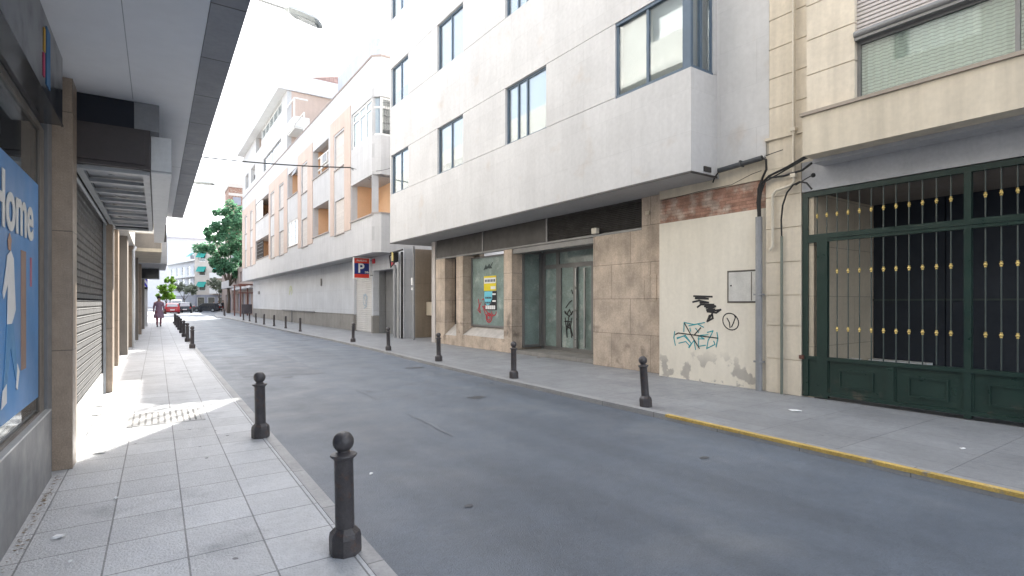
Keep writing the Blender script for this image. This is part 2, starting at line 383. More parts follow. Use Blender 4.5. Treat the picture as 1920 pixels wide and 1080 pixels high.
# ---- ground floor
SF = 8.93
MB().box(SF, SF+.3, 7.27, 9.46, 0, 3.077).box(SF, SF+.3, 7.27, 7.94, 3.077, 3.77).build('stone_wall', m_stone, G)
for q_ in ((SF, 9.30, 12.92, 13.34, 0, 3.07), (SF, 9.34, 15.84, 16.30, 0, 3.075), (SF, 9.42, 17.16, 17.86, 0, 3.08)): MB().box(*q_).build('stone_pillar', m_stone, G)
for q_ in ((SF+.004, 9.5, 13.342, 15.838, 0, .40), (SF+.01, 9.5, 16.302, 17.158, 0, .34)): MB().box(*q_).build('sill_base', m_stone, G)
def slope(m, t0, t1, zf, zb):
    n = len(m.v); m.v += [(SF+.005,t0,zf),(9.36,t0,zf),(9.36,t0,zb),(SF+.005,t1,zf),(9.36,t1,zf),(9.36,t1,zb)]
    m.f += [(n,n+1,n+2),(n+3,n+5,n+4),(n,n+2,n+5,n+3)]
m_sill = mat('pale_sill_stone', (.50,.47,.44), .6, var=.15, scale=3, streak=.1)
for q_ in ((13.345, 15.835, .403, .70), (16.305, 17.155, .343, .72)): sl = MB(); slope(sl, *q_); sl.build('sloping_sill', m_sill, G)
MB().box(9.25, 9.33, 13.34, 15.84, .70, .76).box(9.25, 9.33, 13.34, 13.40, .76, 3.02).box(9.25, 9.33, 15.78, 15.84, .76, 3.02).box(9.25, 9.33, 13.40, 15.78, 2.97, 3.02).build('shop_window', m_rail, G)
sw = [o for o in G.children if o.name.startswith('shop_window')][0]
MB().box(9.28, 9.288, 13.40, 15.78, .76, 2.97).build('pane', m_shopglass, sw)
MB().box(9.31, 9.32, 13.34, 15.84, .70, 3.02).build('backing', m_greenpaper, sw)
MB().box(9.35, 9.6, 16.30, 17.16, 0, 3.08).build('dark_glazing', m_signdark, G)
lv = MB(); lv.box(8.96, 9.2, 7.94, 17.86, 3.13, 3.77)
for i in range(14): z = 3.155+i*.042; lv.prism([(8.955,7.96,z),(8.93,7.96,z),(8.955,7.96,z+.026)], (0,3.26,0))
lv.box(8.945, 8.957, 11.32, 14.50, 3.14, 3.77).box(8.945, 8.957, 14.62, 17.80, 3.14, 3.77)
lv.build('louvre_band', m_louvre, G)
MB().box(8.93, 9.0, 11.24, 11.31, 3.13, 3.77).box(8.93, 9.0, 14.52, 14.60, 3.13, 3.77).box(8.925, 9.1, 7.94, 17.87, 3.078, 3.128).build('trim', m_rail, G)
# entrance
eg = MB(); SD = 10.0
eg.box(9.30, SD, 12.86, 12.94, .16, .24).box(9.30, SD, 12.86, 12.94, 2.95, 3.05).box(9.30, 9.36, 12.85, 12.95, .16, 3.0).box(SD-.08, SD, 12.80, 12.95, .16, 3.0)
eg.box(SD, SD+.07, 12.70, 12.80, .16, 3.0).box(SD, SD+.07, 12.03, 12.17, .16, 3.0).box(SD, SD+.07, 9.46, 12.80, .10, .2).box(SD+.003, SD+.067, 9.46, 12.80, 2.5, 2.62).box(SD, SD+.07, 9.46, 12.8, 2.96, 3.06)
for t in (11.98, 11.36, 11.27, 10.62, 10.55, 9.9): eg.box(SD-.012, SD+.06, t-.045, t+.04, .2, 2.5)
ef = eg.build('entrance_frame', m_rail, G)
MB().box(9.36, SD-.08, 12.896, 12.904, .24, 2.95).box(SD+.03, SD+.038, 9.46, 12.76, .15, 3.0).build('pane', m_shopglass, ef)
hd = MB()
for t in (11.24, 10.88): hd.box(SD-.07, SD-.02, t-.02, t+.02, .25, 2.45)
hd.build('door_handle', mat('brushed_steel', (.45,.46,.46), .35, metal=.6, bump=0), ef)
MB().box(9.36, SD, 12.98, 12.99, .16, 3.0).box(SD+.09, SD+.10, 9.46, 12.99, .1, 3.06).build('backing', m_greenpaper, ef)
MB().box(9.23, 11.0, 9.16, 9.455, 0, 3.075).box(9.31, 11.0, 13.0, 13.33, 0, 3.07).box(SD+.15, 11.0, 9.455, 13.0, 0, 3.78).box(9.30, SD+.149, 9.46, 12.99, 3.062, 3.075).build('inner_wall', m_stone, G)
MB().box(8.96, 9.24, 9.46, 12.92, 2.93, 3.07).build('lintel', m_rail, G)
MB().box(9.0, 11, 9.46, 12.9, 0, .10).build('threshold', m_plinth, G)
# passage at the far end
MB().box(8.93, 9.2, 17.93, 18.22, 0, 3.77).build('pilaster', mat('pale_pilaster', (.50,.47,.45), .7, var=.1, streak=.15), G)
pw = MB().box(10.3, 10.5, 17.0, 23, 0, 3.77).box(9.42, 10.3, 17.3, 17.86, 0, 3.77).box(9.5,10.3,20.96,21.05,0,3.77); pw.build('passage_wall', mat('brown_passage_wall', (.30,.25,.20), .45, var=.15, scale=.8, streak=.1, joints=(1.2,2.3,.006), jcol=.6), G)
MB().box(10.0, 10.2, 19.2, 20.9, .95, 1.52).build('letter_box', m_cream2, G)
MB().box(9.0, 9.5, 20.96, 21.5, 0, 3.77).build('corner_pier', m_wgrey, G)
# the party wall with brick strip, graffiti and meter door (closes the ground floor of the same building)
PW = empty('rendered_wall', (8.70,5.0,0), AR, label='cream rendered wall with black and turquoise graffiti under a strip of bare brick', cat='wall')
SP = 8.70
w = MB(); wall_t(w, SP, SP+.4, 4.96, 7.265, 0, 3.105, [(5.13,5.72,1.49,2.07)]); w.build('render', m_cream, PW)
MB().box(SP+.03, SP+.4, 4.96, 7.265, 3.108, 3.60).build('brick_strip', m_brick, PW)
MB().box(SP+.005, SP+.4, 4.96, 7.265, 3.603, 3.95).build('upper_render', m_cream2, PW)
MB().box(SP+.05, SP+.06, 5.13, 5.72, 1.49, 2.07).build('niche_back', m_darkroom, PW)
d = MB().box(SP-.012, SP+.02, 5.17, 5.69, 1.52, 2.04).build('meter_door', mat('grey_white_metal', (.55,.54,.51), .55, var=.1, scale=3, streak=.1, bump=.02), PW)
fr = MB().box(SP-.006, SP+.03, 5.13, 5.155, 1.49, 2.07).box(SP-.006, SP+.03, 5.70, 5.72, 1.49, 2.07).box(SP-.006, SP+.03, 5.155, 5.70, 1.49, 1.508).box(SP-.006, SP+.03, 5.155, 5.70, 2.052, 2.07).box(SP-.016, SP-.011, 5.24, 5.255, 1.53, 2.03)
fr.build('door_frame', mat('dull_bronze', (.13,.115,.095), .5, bump=0), PW)
MB().sphere((SP-.014, 5.64, 1.80), .014).build('latch', m_black, PW)
blk = MB(); J = lambda L, a=.006: [(t+random.uniform(-a,a), z+random.uniform(-a,a)) for t, z in L]
blk.strokes([J([(6.43,1.615),(6.04,1.608)]), J([(6.40,1.60),(6.12,1.572),(6.40,1.57)]), J([(6.45,1.51),(6.32,1.53),(6.11,1.495),(6.30,1.50)]),
             J([(6.35,1.41),(6.28,1.455),(6.0,1.455),(6.20,1.42),(5.98,1.43)]), J([(6.16,1.40),(5.96,1.42),(6.15,1.36),(5.98,1.375),(6.14,1.33),(5.86,1.37),(5.95,1.31),(6.12,1.33)]),
             J([(6.09,1.26),(6.14,1.15),(6.02,1.21),(6.03,1.29),(6.10,1.20),(6.05,1.27)])], .034, SP)
circ = [(5.655+.158*math.cos(a*math.pi/12)*1.0, 1.155+.150*math.sin(a*math.pi/12+.15)) for a in range(26)]
blk.strokes([circ, J([(5.725,1.215),(5.68,1.14),(5.665,1.045)],.003), J([(5.56,1.225),(5.60,1.13),(5.635,1.06)],.003), [(5.58,1.27),(5.56,1.23)]], .018, SP, th=.0031)
blk.strokes([J([(6.86,.865),(6.80,.90),(6.55,.88),(5.92,.845)],.004), J([(6.65,1.09),(6.50,.88),(6.31,.63)],.004), J([(6.28,1.02),(6.42,.88)],.004)], .02, SP, th=.006)
blk.build('black_graffiti', flat('black_spray', (.02,.02,.022), .5), PW)
cy = MB(); cy.strokes([J([(6.65,1.10),(6.42,1.075),(6.2,1.115)]), J([(6.55,1.05),(6.35,1.09),(6.22,1.03)]), J([(6.66,1.11),(6.67,.93)]), J([(6.83,.80),(6.66,.85),(6.50,.72),(6.63,.86),(6.82,.78)]),
     J([(6.78,.69),(6.62,.74),(6.52,.66),(6.55,.63)]), J([(6.53,1.0),(6.50,.94)]), J([(6.39,1.0),(6.33,.93)]), J([(6.34,.80),(6.20,.81),(6.32,.86),(6.33,.66),(6.18,.70)]),
     J([(6.14,.94),(6.02,.97),(6.05,.90),(6.12,.78),(6.15,.64),(5.97,.72),(6.0,.78)]), J([(6.88,.93),(6.90,.80),(6.87,.65)]), J([(5.93,.95),(5.91,.84),(5.95,.68)]), J([(6.50,.70),(6.54,.62),(6.43,.78),(6.40,.60)]), J([(6.28,.88),(6.12,.90)])], .019, SP)
cy.build('turquoise_graffiti', flat('turquoise_spray', (.03,.30,.34), .5), PW)
ep = MB().box(SF-.012, SF+.01, 7.53, 7.56, 1.53, 2.09).box(SF-.012, SF+.01, 7.86, 7.89, 1.53, 2.09).box(SF-.012, SF+.01, 7.56, 7.86, 1.53, 1.555).box(SF-.012, SF+.01, 7.56, 7.86, 2.065, 2.09).box(SF-.005,SF+.01,7.56,7.86,1.555,2.065)
ep.build('meter_plate', m_stone, G)
MB().box(SF-.05, SF-.004, 7.70, 7.80, 3.38, 3.46).build('junction_box', m_cream2, G)
MB().box(8.83, 8.92, 9.25, 9.42, 3.14, 3.27).build('alarm_box', m_cream, G)
# shop window posters and scribbles
sx = 9.272
pb = MB().box(sx-.003, sx, 14.25, 14.98, 1.25, 1.86); pb.build('black_poster', flat('black_ink', (.02,.02,.025)), sw)
py_ = MB().box(sx-.006, sx-.003, 14.28, 15.02, 1.88, 2.36); py_.build('yellow_poster', flat('yellow_ink', (.75,.62,.03)), sw)
MB().box(sx-.009, sx-.006, 14.30, 15.0, 2.12, 2.30).box(sx-.009,sx-.006,14.32,14.6,1.93,2.02).build('poster_band', m_paper, sw)
dots = MB()
for i in range(7):
    t = 14.95-i*.092; dots.box(sx-.012, sx-.009, t-.06, t, 2.165, 2.25)
for i in range(2):
    for j in range(4): t = 14.93-j*.1; dots.box(sx-.012, sx-.009, t-.08, t, 1.62-i*.16, 1.68-i*.16)
dots.build('poster_marks', flat('grey_ink', (.08,.1,.12)), sw)
ws = MB()
for j in range(5): t = 14.92-j*.12; ws.box(sx-.008, sx-.004, t-.10, t, 1.28, 1.40)
for j in range(2): ws.box(sx-.008, sx-.004, 14.30, 14.50, 1.52+.22*j, 1.57+.22*j)
ws.build('poster_blocks', m_paper, sw)
cq = [(sx-.009, 14.98, 1.86),(sx-.009, 14.50, 1.86),(sx-.009, 14.52, 1.62),(sx-.009, 14.66, 1.44),(sx-.009,14.80,1.40),(sx-.009,14.94,1.46),(sx-.009,15.0,1.66)]
MB().prism(cq, (.003,0,0)).build('blue_sticker', flat('light_blue_ink', (.16,.55,.68)), sw)
rd = MB(); C = lambda t, z, r, a0=0, a1=24: [(t+r*math.cos(a*math.pi/12), z+r*math.sin(a*math.pi/12)*.85) for a in range(a0, a1+1)]
rd.strokes([C(14.72,1.0,.17), C(14.74,1.0,.09), C(15.05,1.48,.15,4,20), [(15.08,1.35),(14.95,1.12),(14.85,1.05)], [(15.38,1.60),(15.25,1.15),(15.42,1.25),(15.2,1.5)], C(14.42,1.2,.14,12,24), [(15.0,1.3),(14.7,1.1),(14.5,1.05)]], .035, sx)
rd.build('red_graffiti', flat('red_spray', (.42,.03,.05)), sw)
bk = MB(); bk.strokes([[(15.02,2.58),(14.9,2.72),(14.85,2.6),(14.7,2.74),(14.66,2.62),(14.5,2.78)], [(15.0,2.6),(14.6,2.66),(14.95,2.65),(14.55,2.62)], [(13.55,1.5),(13.5,2.3),(13.56,2.2),(13.5,1.9)], [(13.52,2.35),(13.52,2.0)], [(13.5,1.8),(13.52,1.45)]], .04, sx)
bk.build('black_graffiti', flat('black_spray_faded', (.04,.06,.06)), sw)
dg = MB(); dx = SD-.018
dg.strokes([[(11.75,1.35),(11.6,1.5),(11.5,1.55)], [(11.8,1.25),(11.7,1.15),(11.6,1.3),(11.5,1.15),(11.45,1.25),(11.6,1.1),(11.8,1.2)], [(11.78,1.05),(11.7,.5)], [(11.62,1.1),(11.7,.8),(11.55,.75),(11.5,.5)], [(11.5,1.05),(11.55,.8),(11.45,.55)], [(11.8,.95),(11.5,.95)], [(11.72,.7),(11.6,.9),(11.52,.6)], [(11.45,1.75),(11.5,1.85)]], .035, dx+.04)
dg.build('door_graffiti', m_cable, ef)

# ================================================================== CREAM GARAGE BUILDING (right edge)
RB = empty('garage_building', (8.63,4.37,0), AR, label='beige building with grooved blocks above the dark green gate', cat='building')
SR = 8.63
w = MB(); zz = [0,.57,1.12,1.62,2.16,2.72,3.25,3.72]
for a, b in zip(zz, zz[1:]): w.box(SR, SR+.5, 4.37, 4.955, a+.006, b-.006)
w.box(SR+.018, SR+.48, 4.385, 4.94, .0, 3.72)
w.box(SR, SR+.5, 4.03, 4.955, 3.72, 4.20).box(SR-.04, SR+.3, 4.30, 4.955, 4.20, 4.245)
for k in range(20):
    a = 4.245+.49*k
    w.box(SR, SR+.5, 4.05, 4.895, a+.008, a+.482)
w.box(SR+.02, SR+.48, 4.05, 4.893, 4.25, 14)
w.build('wall', m_beigewall, RB)
b2 = MB(); b2.box(8.0, 8.3, -5, 4.03, 3.655, 4.235).box(8.3, 14, -5, 4.03, 3.9, 4.235).build('parapet', m_cream2, RB)
MB().box(8.3, 8.63, -5, 4.03, 3.60, 3.895).box(8.632, 9.0, -5, 4.36, 3.25, 3.72).build('lintel', mat('grey_white_render', (.42,.42,.43), .8, var=.06, streak=.05), RB)
MB().box(7.97, 8.3, -5, 4.06, 4.238, 4.285).build('ledge', mat('brown_ledge', (.33,.28,.23), .7, var=.1), RB)
up = MB()
for k in range(20):
    a = 4.33+.515*(k-.0)+.03 if k else 4.30
    zt = 4.33+.515*(k+1)+.015
    up.box(8.12, 8.6, 3.38, 4.03, a, zt)
up.box(8.14, 8.58, 3.40, 4.02, 4.29, 14); up.box(8.6, 14, -5, 4.03, 4.24, 14)
up.build('upper_pier', m_beigewall, RB)
w = window(RB, 8.13, -2.6, 3.38, 4.30, 5.12, mull=(1.72,-.4), fm=m_rail, gm=glassmat('pale_green_glass', (.91,.95,.93), .0), cm=mat('slatted_blind', (.66,.70,.66), .7, var=.05, bump=0, joints=(50,.045,.006), jcol=.6, jvar=.02), fw=.04)
sh = MB()
for i in range(26): z = 5.26+i*.055; sh.prism([(8.22,-2.6,z),(8.185,-2.6,z+.01),(8.185,-2.6,z+.045),(8.22,-2.6,z+.052)], (0,5.98,0))
sh.build('roller_shutter', mat('pale_shutter', (.56,.52,.50), .6, var=.04, bump=0), RB)
MB().tube([(8.12,-2.6,5.2),(8.12,3.38,5.2)], .05, 12).box(8.10, 8.2, -2.6, 3.38, 5.12, 5.16).build('shutter_box', m_rail, RB, smooth=True)
MB().box(8.2, 8.22, -2.6, 3.38, 5.16, 5.3).build('shutter_back', m_darkroom, RB)
# recess behind the gate
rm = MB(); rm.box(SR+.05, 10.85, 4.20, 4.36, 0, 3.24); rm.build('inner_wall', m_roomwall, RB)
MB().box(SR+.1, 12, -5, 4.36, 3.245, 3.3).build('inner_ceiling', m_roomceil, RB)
nd = MB()
for k in range(9): nd.box(10.8, 10.9, 4.19-1.05*(k+1)+.008, 4.19-1.05*k-.008, .02, 3.24)
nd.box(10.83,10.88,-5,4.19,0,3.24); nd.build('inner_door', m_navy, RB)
MB().box(10.77, 10.79, -5, 4.18, 1.53, 1.56).build('door_rail', m_bar, RB)
MB().box(10.5, 10.76, 3.3, 4.15, .0, .50).box(9.6, 9.9, 4.02, 4.16, 0, .56).build('floor_light_block', m_paper, RB)  # pale blocks stand in for light falling on the garage floor
# the gate
GT = empty('vehicle_gate', (SR,4.2,0), AR, label='dark green metal gate with vertical bars and gilded knobs', cat='gate')
fr = MB(); a, b = SR+.02, SR+.09
fr.box(a, b, 4.272, 4.36, .02, 3.235).box(a, b, 3.985, 4.14, .02, 2.44).box(a-.004, b, 2.25, 2.325, .02, 3.16).box(a-.004, b, .16, .235, .02, 3.16)
fr.box(a-.006, b+.003, -3, 4.272, 3.16, 3.235).box(a, b, -3, 4.272, 2.44, 2.565).box(a-.012, b, -3, 4.0, 2.49, 2.515)
fr.box(a-.008, b+.002, -3, 3.985, .60, .655).box(a, b, 4.14, 4.272, .6, .655).box(a-.008, b+.002, -3, 4.0, .06, .11)
fr.build('frame', m_greenpaint, GT)
def gpanel(t0, t1):
    p = MB().box(a+.025, b-.01, t0, t1, .11, .60)
    for (u0, u1, z0, z1) in ((t0+.16, t1-.16, .20, .225), (t0+.16, t1-.16, .455, .48), (t0+.16, t0+.185, .225, .455), (t1-.185, t1-.16, .225, .455)): p.box(a+.008, a+.026, u0, u1, z0, z1)
    p.box(a+.01, a+.025, t0, t0+.02, .11, .60).box(a+.01, a+.025, t1-.02, t1, .11, .60)
    p.build('panel', m_greenpaint, GT)
MB().box(a-.002, b, 3.10, 3.197, .11, .60).build('stile', m_greenpaint, GT); MB().box(a-.002, b, 1.0, 1.1, .11, .60).build('stile', m_greenpaint, GT)
gpanel(3.197, 3.985); gpanel(2.325, 3.10); gpanel(1.1, 2.25); gpanel(.235, 1.0)
MB().box(a+.02, b-.02, 4.14, 4.272, .02, .60).build('panel', m_greenpaint, GT)
ts = [4.150,4.006]+[3.858-.1545*i for i in range(10)]+[2.12-.15*i for i in range(13)]
mid = (a+b)/2
for i, t in enumerate(ts):
    br = MB().tube([(mid,t,.65 if i > 1 else 2.56),(mid,t,3.17)], .0085, 8).build('bar', m_bar, GT, smooth=True)
    for z in ((2.85,1.975,1.095) if i > 1 else (2.85,)):
        kn = MB(); kn.lathe(mid, t, [(.009,z-.036),(.016,z-.03),(.012,z-.02),(.021,z-.004),(.021,z+.006),(.012,z+.02),(.016,z+.03),(.009,z+.036)], 10)
        kn.build('knob', m_gold, br, smooth=True)
MB().box(a-.03, a+.0, 4.33, 4.40, .60, .66).build('hinge', mat('rusty_iron', (.12,.05,.035), .8), GT)
# services: pipes and cables between the two buildings
o = MB().tube([(8.60,5.06,0),(8.60,5.06,2.95)], .055, 14).box(8.55,8.66,4.99,5.13,.48,.51).box(8.55,8.66,4.99,5.13,1.62,1.65).build('service_pipe', m_pvc, base=(8.6,5.06,0), a=AR, smooth=True)
tag(o, 'thick grey vertical pipe on the wall between graffiti and grooved pier', 'pipe')
o = MB().tube([(8.585,4.66,0),(8.585,4.66,2.58)], .022, 10).build('conduit', mat('grey_green_conduit', (.16,.18,.15), .5, var=.15, streak=.2), base=(8.585,4.66,0), a=AR, smooth=True)
tag(o, 'thin grey green conduit standing left of the gate', 'conduit')
arc = [(8.585,4.66,2.55),(8.57,4.66,2.85),(8.56,4.63,3.08),(8.54,4.55,3.27),(8.52,4.44,3.37),(8.5,4.33,3.40),(8.5,4.22,3.36),(8.5,4.14,3.25)]
o = MB().tube(arc, .014, 8).tube([(8.52,4.40,3.36),(8.5,4.2,3.44),(8.5,4.12,3.47)], .008, 6).sphere((8.5,4.12,3.46), .035, 8, 6).build('cable', m_cable, base=(8.585,4.66,2.55), a=AR, smooth=True)
tag(o, 'black cable arching out of the thin conduit towards the gate top', 'cable')
o = MB().tube([(8.56,4.45,14),(8.56,4.45,3.42),(8.56,4.50,3.38),(8.56,4.74,3.34),(8.57,4.80,3.28),(8.58,4.81,3.2),(8.58,4.81,2.42),(8.585,4.86,2.38)], .024, 10).box(8.52,8.6,4.41,4.49,3.50,3.56).box(8.52,8.6,4.41,4.49,4.24,4.29).build('downpipe', m_pipebeige, base=(8.56,4.45,3.4), a=AR, smooth=True)
tag(o, 'cream painted downpipe running down the upper beige wall', 'pipe')
o = MB().tube([(8.56,5.80,3.88),(8.56,4.98,3.93)], .045, 12).box(8.50,8.62,5.34,5.37,3.86,3.96).build('cable_sleeve', mat('dark_sleeve', (.05,.055,.06), .45, bump=0), base=(8.56,5.8,3.88), a=AR, smooth=True)
tag(o, 'fat black cable sleeve fixed along the foot of the stone facade', 'cable')
cb = MB()
cb.tube([(8.56,5.80,3.86),(8.58,5.90,3.78),(8.6,5.95,3.70)], .014, 6).tube([(8.56,4.98,3.93),(8.54,4.90,3.88),(8.55,4.90,3.72),(8.56,4.97,3.6),(8.58,5.06,3.42),(8.60,5.07,2.94)], .018, 8)
cb.tube([(8.5,4.04,3.80),(8.52,4.20,3.80),(8.54,4.55,3.68),(8.55,4.85,3.60),(8.57,5.0,3.5),(8.59,5.05,3.2),(8.60,5.05,2.94)], .020, 8)
cb.tube([(8.5,4.04,3.775),(8.52,4.25,3.75),(8.54,4.6,3.63),(8.56,4.93,3.52),(8.585,5.03,3.3),(8.60,5.04,2.94)], .014, 8)
cb.tube([(8.56,4.86,3.57),(8.54,4.6,3.55),(8.53,4.3,3.58),(8.3,4.05,3.60)], .018, 8)
cb.tube([(8.66,7.2,3.56),(8.66,6.3,3.60),(8.64,5.6,3.60),(8.60,5.2,3.70),(8.57,5.0,3.72)], .006, 5)
cb.tube([(8.57,4.95,3.95),(8.56,4.75,3.97),(8.55,4.62,3.98)], .007, 5)
for k in range(4): cb.tube([(8.60+.012*k,5.03+.02*k,2.93),(8.59,5.03+.02*k,3.2),(8.57,4.98+.02*k,3.5)], .012, 6)
cb.build('cable_bundle', m_cable, base=(8.6,5.05,2.94), a=AR, smooth=True, label='tangled bundle of dark cables entering the top of the thick grey pipe', cat='cables')

# ================================================================== WHITE AND SALMON BUILDING
W = empty('apartment_building', (8.0,22.6,0), AW, label='white and salmon apartment building with parking sign and chamfered balconies', cat='building')
SW, T0, T1 = 8.0, 22.6, 61.6
lo, hi = (5.33,7.03), (8.74,10.38)
H = []   # openings t0,t1,z0,z1,kind
for (t0, t1, kl_, ku) in ((29.38,32.67,'log','log'),(36.64,39.6,'win','log'),(46.8,53.2,'log','log')):
    H.append((t0,t1,*lo,kl_)); H.append((t0,t1,*hi,ku))
H += [(22.62,25.47,5.36,7.07,'bay'),(22.62,25.42,8.77,10.44,'baywin')]
for (t0,t1) in ((26.62,28.18),(34.05,35.5),(41.0,42.5),(44.45,45.95),(54.9,56.2),(58.5,59.7)):
    H.append((t0,t1,5.0,6.73,'sm')); H.append((t0,t1,8.36,10.10,'sm'))
w = MB(); wall_t(w, SW, SW+.3, T0, T1, 3.68, 12.17, [h[:4] for h in H])
# solid core behind the loggias and roof slab
w.box(9.6, 16, 22.3, T1, 3.9, 12.0).box(SW+.3, 9.6, 22.9, T1, 3.75, 5.2).box(SW+.3, 9.6, 22.9, T1, 7.10, 8.70).box(SW+.3, 9.6, 22.9, T1, 10.46, 12.0)
for (t0, t1) in ((25.5,29.35),(32.7,36.6),(39.63,46.75),(53.23,61.6)): w.box(SW+.3, 9.6, t0, t1, 5.2, 7.1).box(SW+.3, 9.6, t0, t1, 8.7, 10.46)
# chamfer and end face around the corner balcony
def ch(m, z0, z1, th=.25):
    m.prism([(8.0,22.6,z0),(8.31,22.3,z0),(8.31+th,22.55,z0),(8.0+th,22.85,z0)], (0,0,z1-z0))
    m.box(8.31, 9.6, 22.3, 22.55, z0, z1)
for z0, z1 in ((3.68,5.36),(7.07,8.77),(10.44,12.17)): ch(w, z0, z1)
w.build('wall', m_white, W)
MB().box(SW-.03, SW+.3, T0, T1, 12.172, 12.25).prism([(7.98,22.6,12.172),(8.30,22.27,12.172),(8.6,22.5,12.172),(8.28,22.9,12.172)],(0,0,.078)).box(8.3,16,22.27,22.9,12.172,12.25).build('coping', mat('brown_coping', (.30,.25,.23), .8), W)
for (t0, t1) in ((25.52,28.95),(32.72,36.5),(39.75,46.7),(53.3,61.58)):
    sa = MB(); wall_t(sa, SW-.03, SW-.001, t0, t1, 5.0, 10.95, [(x[0]-.12, x[1]+.12, 4.9, 10.2) for x in H if x[4] == 'sm'])
    sa.build('salmon_panel', m_salmon, W)
for h in H:
    t0, t1, z0, z1, k = h
    if k in ('log', 'bay'):
        lr = MB()
        lr.box(9.3, 9.59, t0-.05, t1+.05, z0-.12, z1+.06).box(SW+.301, 9.3, t1-.01, t1+.12, z0-.12, z1+.06)
        if k == 'log': lr.box(SW+.301, 9.3, t0-.02, t0+.02, z0-.12, z1+.06)
        lr.build('balcony_wall', m_orange, W)
for h in H:
    t0, t1, z0, z1, k = h
    if k == 'sm': window(W, SW, t0+.02, t1-.02, z0, z1, fm=m_whitemetal, cm=mat('closed_blind', (.60,.56,.53), .7, var=.03, bump=0, joints=(50,.05,.006), jcol=.8), fw=.06, rec=.10, cdepth=-.03)
    if k == 'win': window(W, SW, t0+.02, t1-.02, z0, z1, mull=((t0*2+t1)/3, (t0+2*t1)/3), fm=m_whitemetal, fw=.09, rec=.03)
sl = MB()
for h in H:
    if h[4] != 'baywin': sl.box(SW-.06, SW+.12, h[0]-.08, h[1]+.08, h[2]-.06, h[2]-.005)
sl.prism([(7.97,22.6,5.365),(8.30,22.27,5.365),(8.55,22.5,5.365),(8.25,22.85,5.365)],(0,0,.05)).box(8.30,9.6,22.27,22.5,5.365,5.415)
sl.build('sill', mat('grey_sill', (.36,.32,.30), .7, var=.1), W)
# glazed bay over the corner balcony
bw = MB(); z0, z1 = 8.78, 10.43
for t in (22.66, 23.5, 24.35, 25.36): bw.box(SW+.05, SW+.11, t-.04, t+.05, z0, z1)
bw.box(SW+.05, SW+.11, 22.66, 25.4, z0, z0+.09).box(SW+.05, SW+.11, 22.66, 25.4, z1-.09, z1).box(SW+.052, SW+.108, 22.66, 25.4, 9.98, 10.05)
bw.tube([(8.06,22.66,z0),(8.06,22.66,z1)], .05, 6).tube([(8.34,22.38,z0),(8.34,22.38,z1)], .05, 6).box(8.34, 9.3, 22.35, 22.40, z0, z0+.08).box(8.34, 9.3, 22.35, 22.40, z1-.08, z1).box(8.34, 9.3, 22.35, 22.40, 9.96, 10.05).box(8.75,8.8,22.35,22.4,z0,z1)
bw.prism([(8.05,22.67,z0),(8.35,22.37,z0),(8.38,22.40,z0),(8.08,22.70,z0)],(0,0,.09)).prism([(8.05,22.67,9.96),(8.35,22.37,9.96),(8.38,22.40,9.96),(8.08,22.70,9.96)],(0,0,.08))
bwo = bw.build('bay_window', m_whitemetal, W)
gb = MB().box(SW+.08, SW+.088, 22.7, 25.4, z0, z1).prism([(8.07,22.68,z0),(8.36,22.39,z0),(8.37,22.40,z0),(8.08,22.69,z0)],(0,0,z1-z0)).box(8.36,9.3,22.38,22.388,z0,z1); gb.build('pane', m_glass, bwo)
MB().box(SW+.2, SW+.21, 22.9, 25.4, z0, z1).build('curtain', m_curtain, bwo)
gr = MB()
for i in range(7): gr.tube([(8.5+.09*i,22.33,z0+.1),(8.5+.09*i,22.33,z1-.1)], .012, 5)
for i in range(5): gr.tube([(8.42,22.33,z0+.25+.3*i),(9.2,22.33,z0+.25+.3*i)], .012, 5)
gr.build('window_bars', m_rail, bwo)
# enclosed frame and plants in loggias
MB().box(8.25, 8.31, 31.9, 32.0, 8.75, 10.0).box(8.25, 8.31, 29.4, 32.6, 9.95, 10.02).box(8.25,8.31,29.4,32.6,9.25,9.33).build('balcony_frame', m_whitemetal, W)
ac = MB().box(8.15, 8.5, 30.3, 31.5, 9.35, 9.9).build('air_conditioner', m_whitemetal, W); MB().box(8.14, 8.149, 30.4, 31.2, 9.40, 9.85).build('fan_grille', m_rail, ac)
rl = MB()
for i in range(14): rl.tube([(8.1,49.9+.24*i,5.3),(8.1,49.9+.24*i,6.9)], .03, 5)
for i in range(5): rl.tube([(8.08,49.9,5.5+.3*i),(8.08,53.1,5.5+.3*i)], .03, 5)
rl.build('balcony_grille', m_louvre, W)
MB().box(8.05, 8.1, 50.0, 53.1, 8.75, 10.35).build('white_blind', m_whitemetal, W)
aw_ = MB().prism([(8.0,36.7,10.35),(7.85,36.7,9.95),(8.0,36.7,10.0)], (0,1.2,0)).build('awning', m_rail, W)
# ground floor of the white building
gw = MB(); wall_t(gw, 9.0, 9.3, 22.1, T1, .86, 3.75, [(25.45,28.16,0,3.05),(22.2,25.25,0,3.03)])
gw.build('ground_floor_wall', m_wgrey, W)
pl = MB(); wall_t(pl, 8.97, 9.3, 22.1, T1, 0, .845, [(25.45,28.16,0,3.05),(22.2,25.25,0,3.03)]); pl.box(8.95,9.0,28.16,T1,.845,.875)
pl.build('plinth', m_plinth, W)
MB().box(9.3, 16, 28.2, T1, 0, 3.7).box(9.6, 16, 25.4, 28.2, 0, 3.7).box(9.3,16,21.6,22.15,0,3.7).build('ground_floor_core', m_wgrey, W)
MB().box(SW+.02, 9.3, T0, T1-.02, 3.688, 3.74).prism([(8.03,22.62,3.688),(8.33,22.33,3.688),(9.3,22.33,3.688),(9.3,22.62,3.688)],(0,0,.05)).build('soffit', m_soffit, W)
MB().box(9.62, 9.7, 22.1, 25.4, 0, 3.3).box(9.301,9.6,25.2,25.26,0,3.3).box(9.301,9.6,22.2,25.25,3.035,3.3).build('recess_panel', m_darktile, W)
rs = MB()
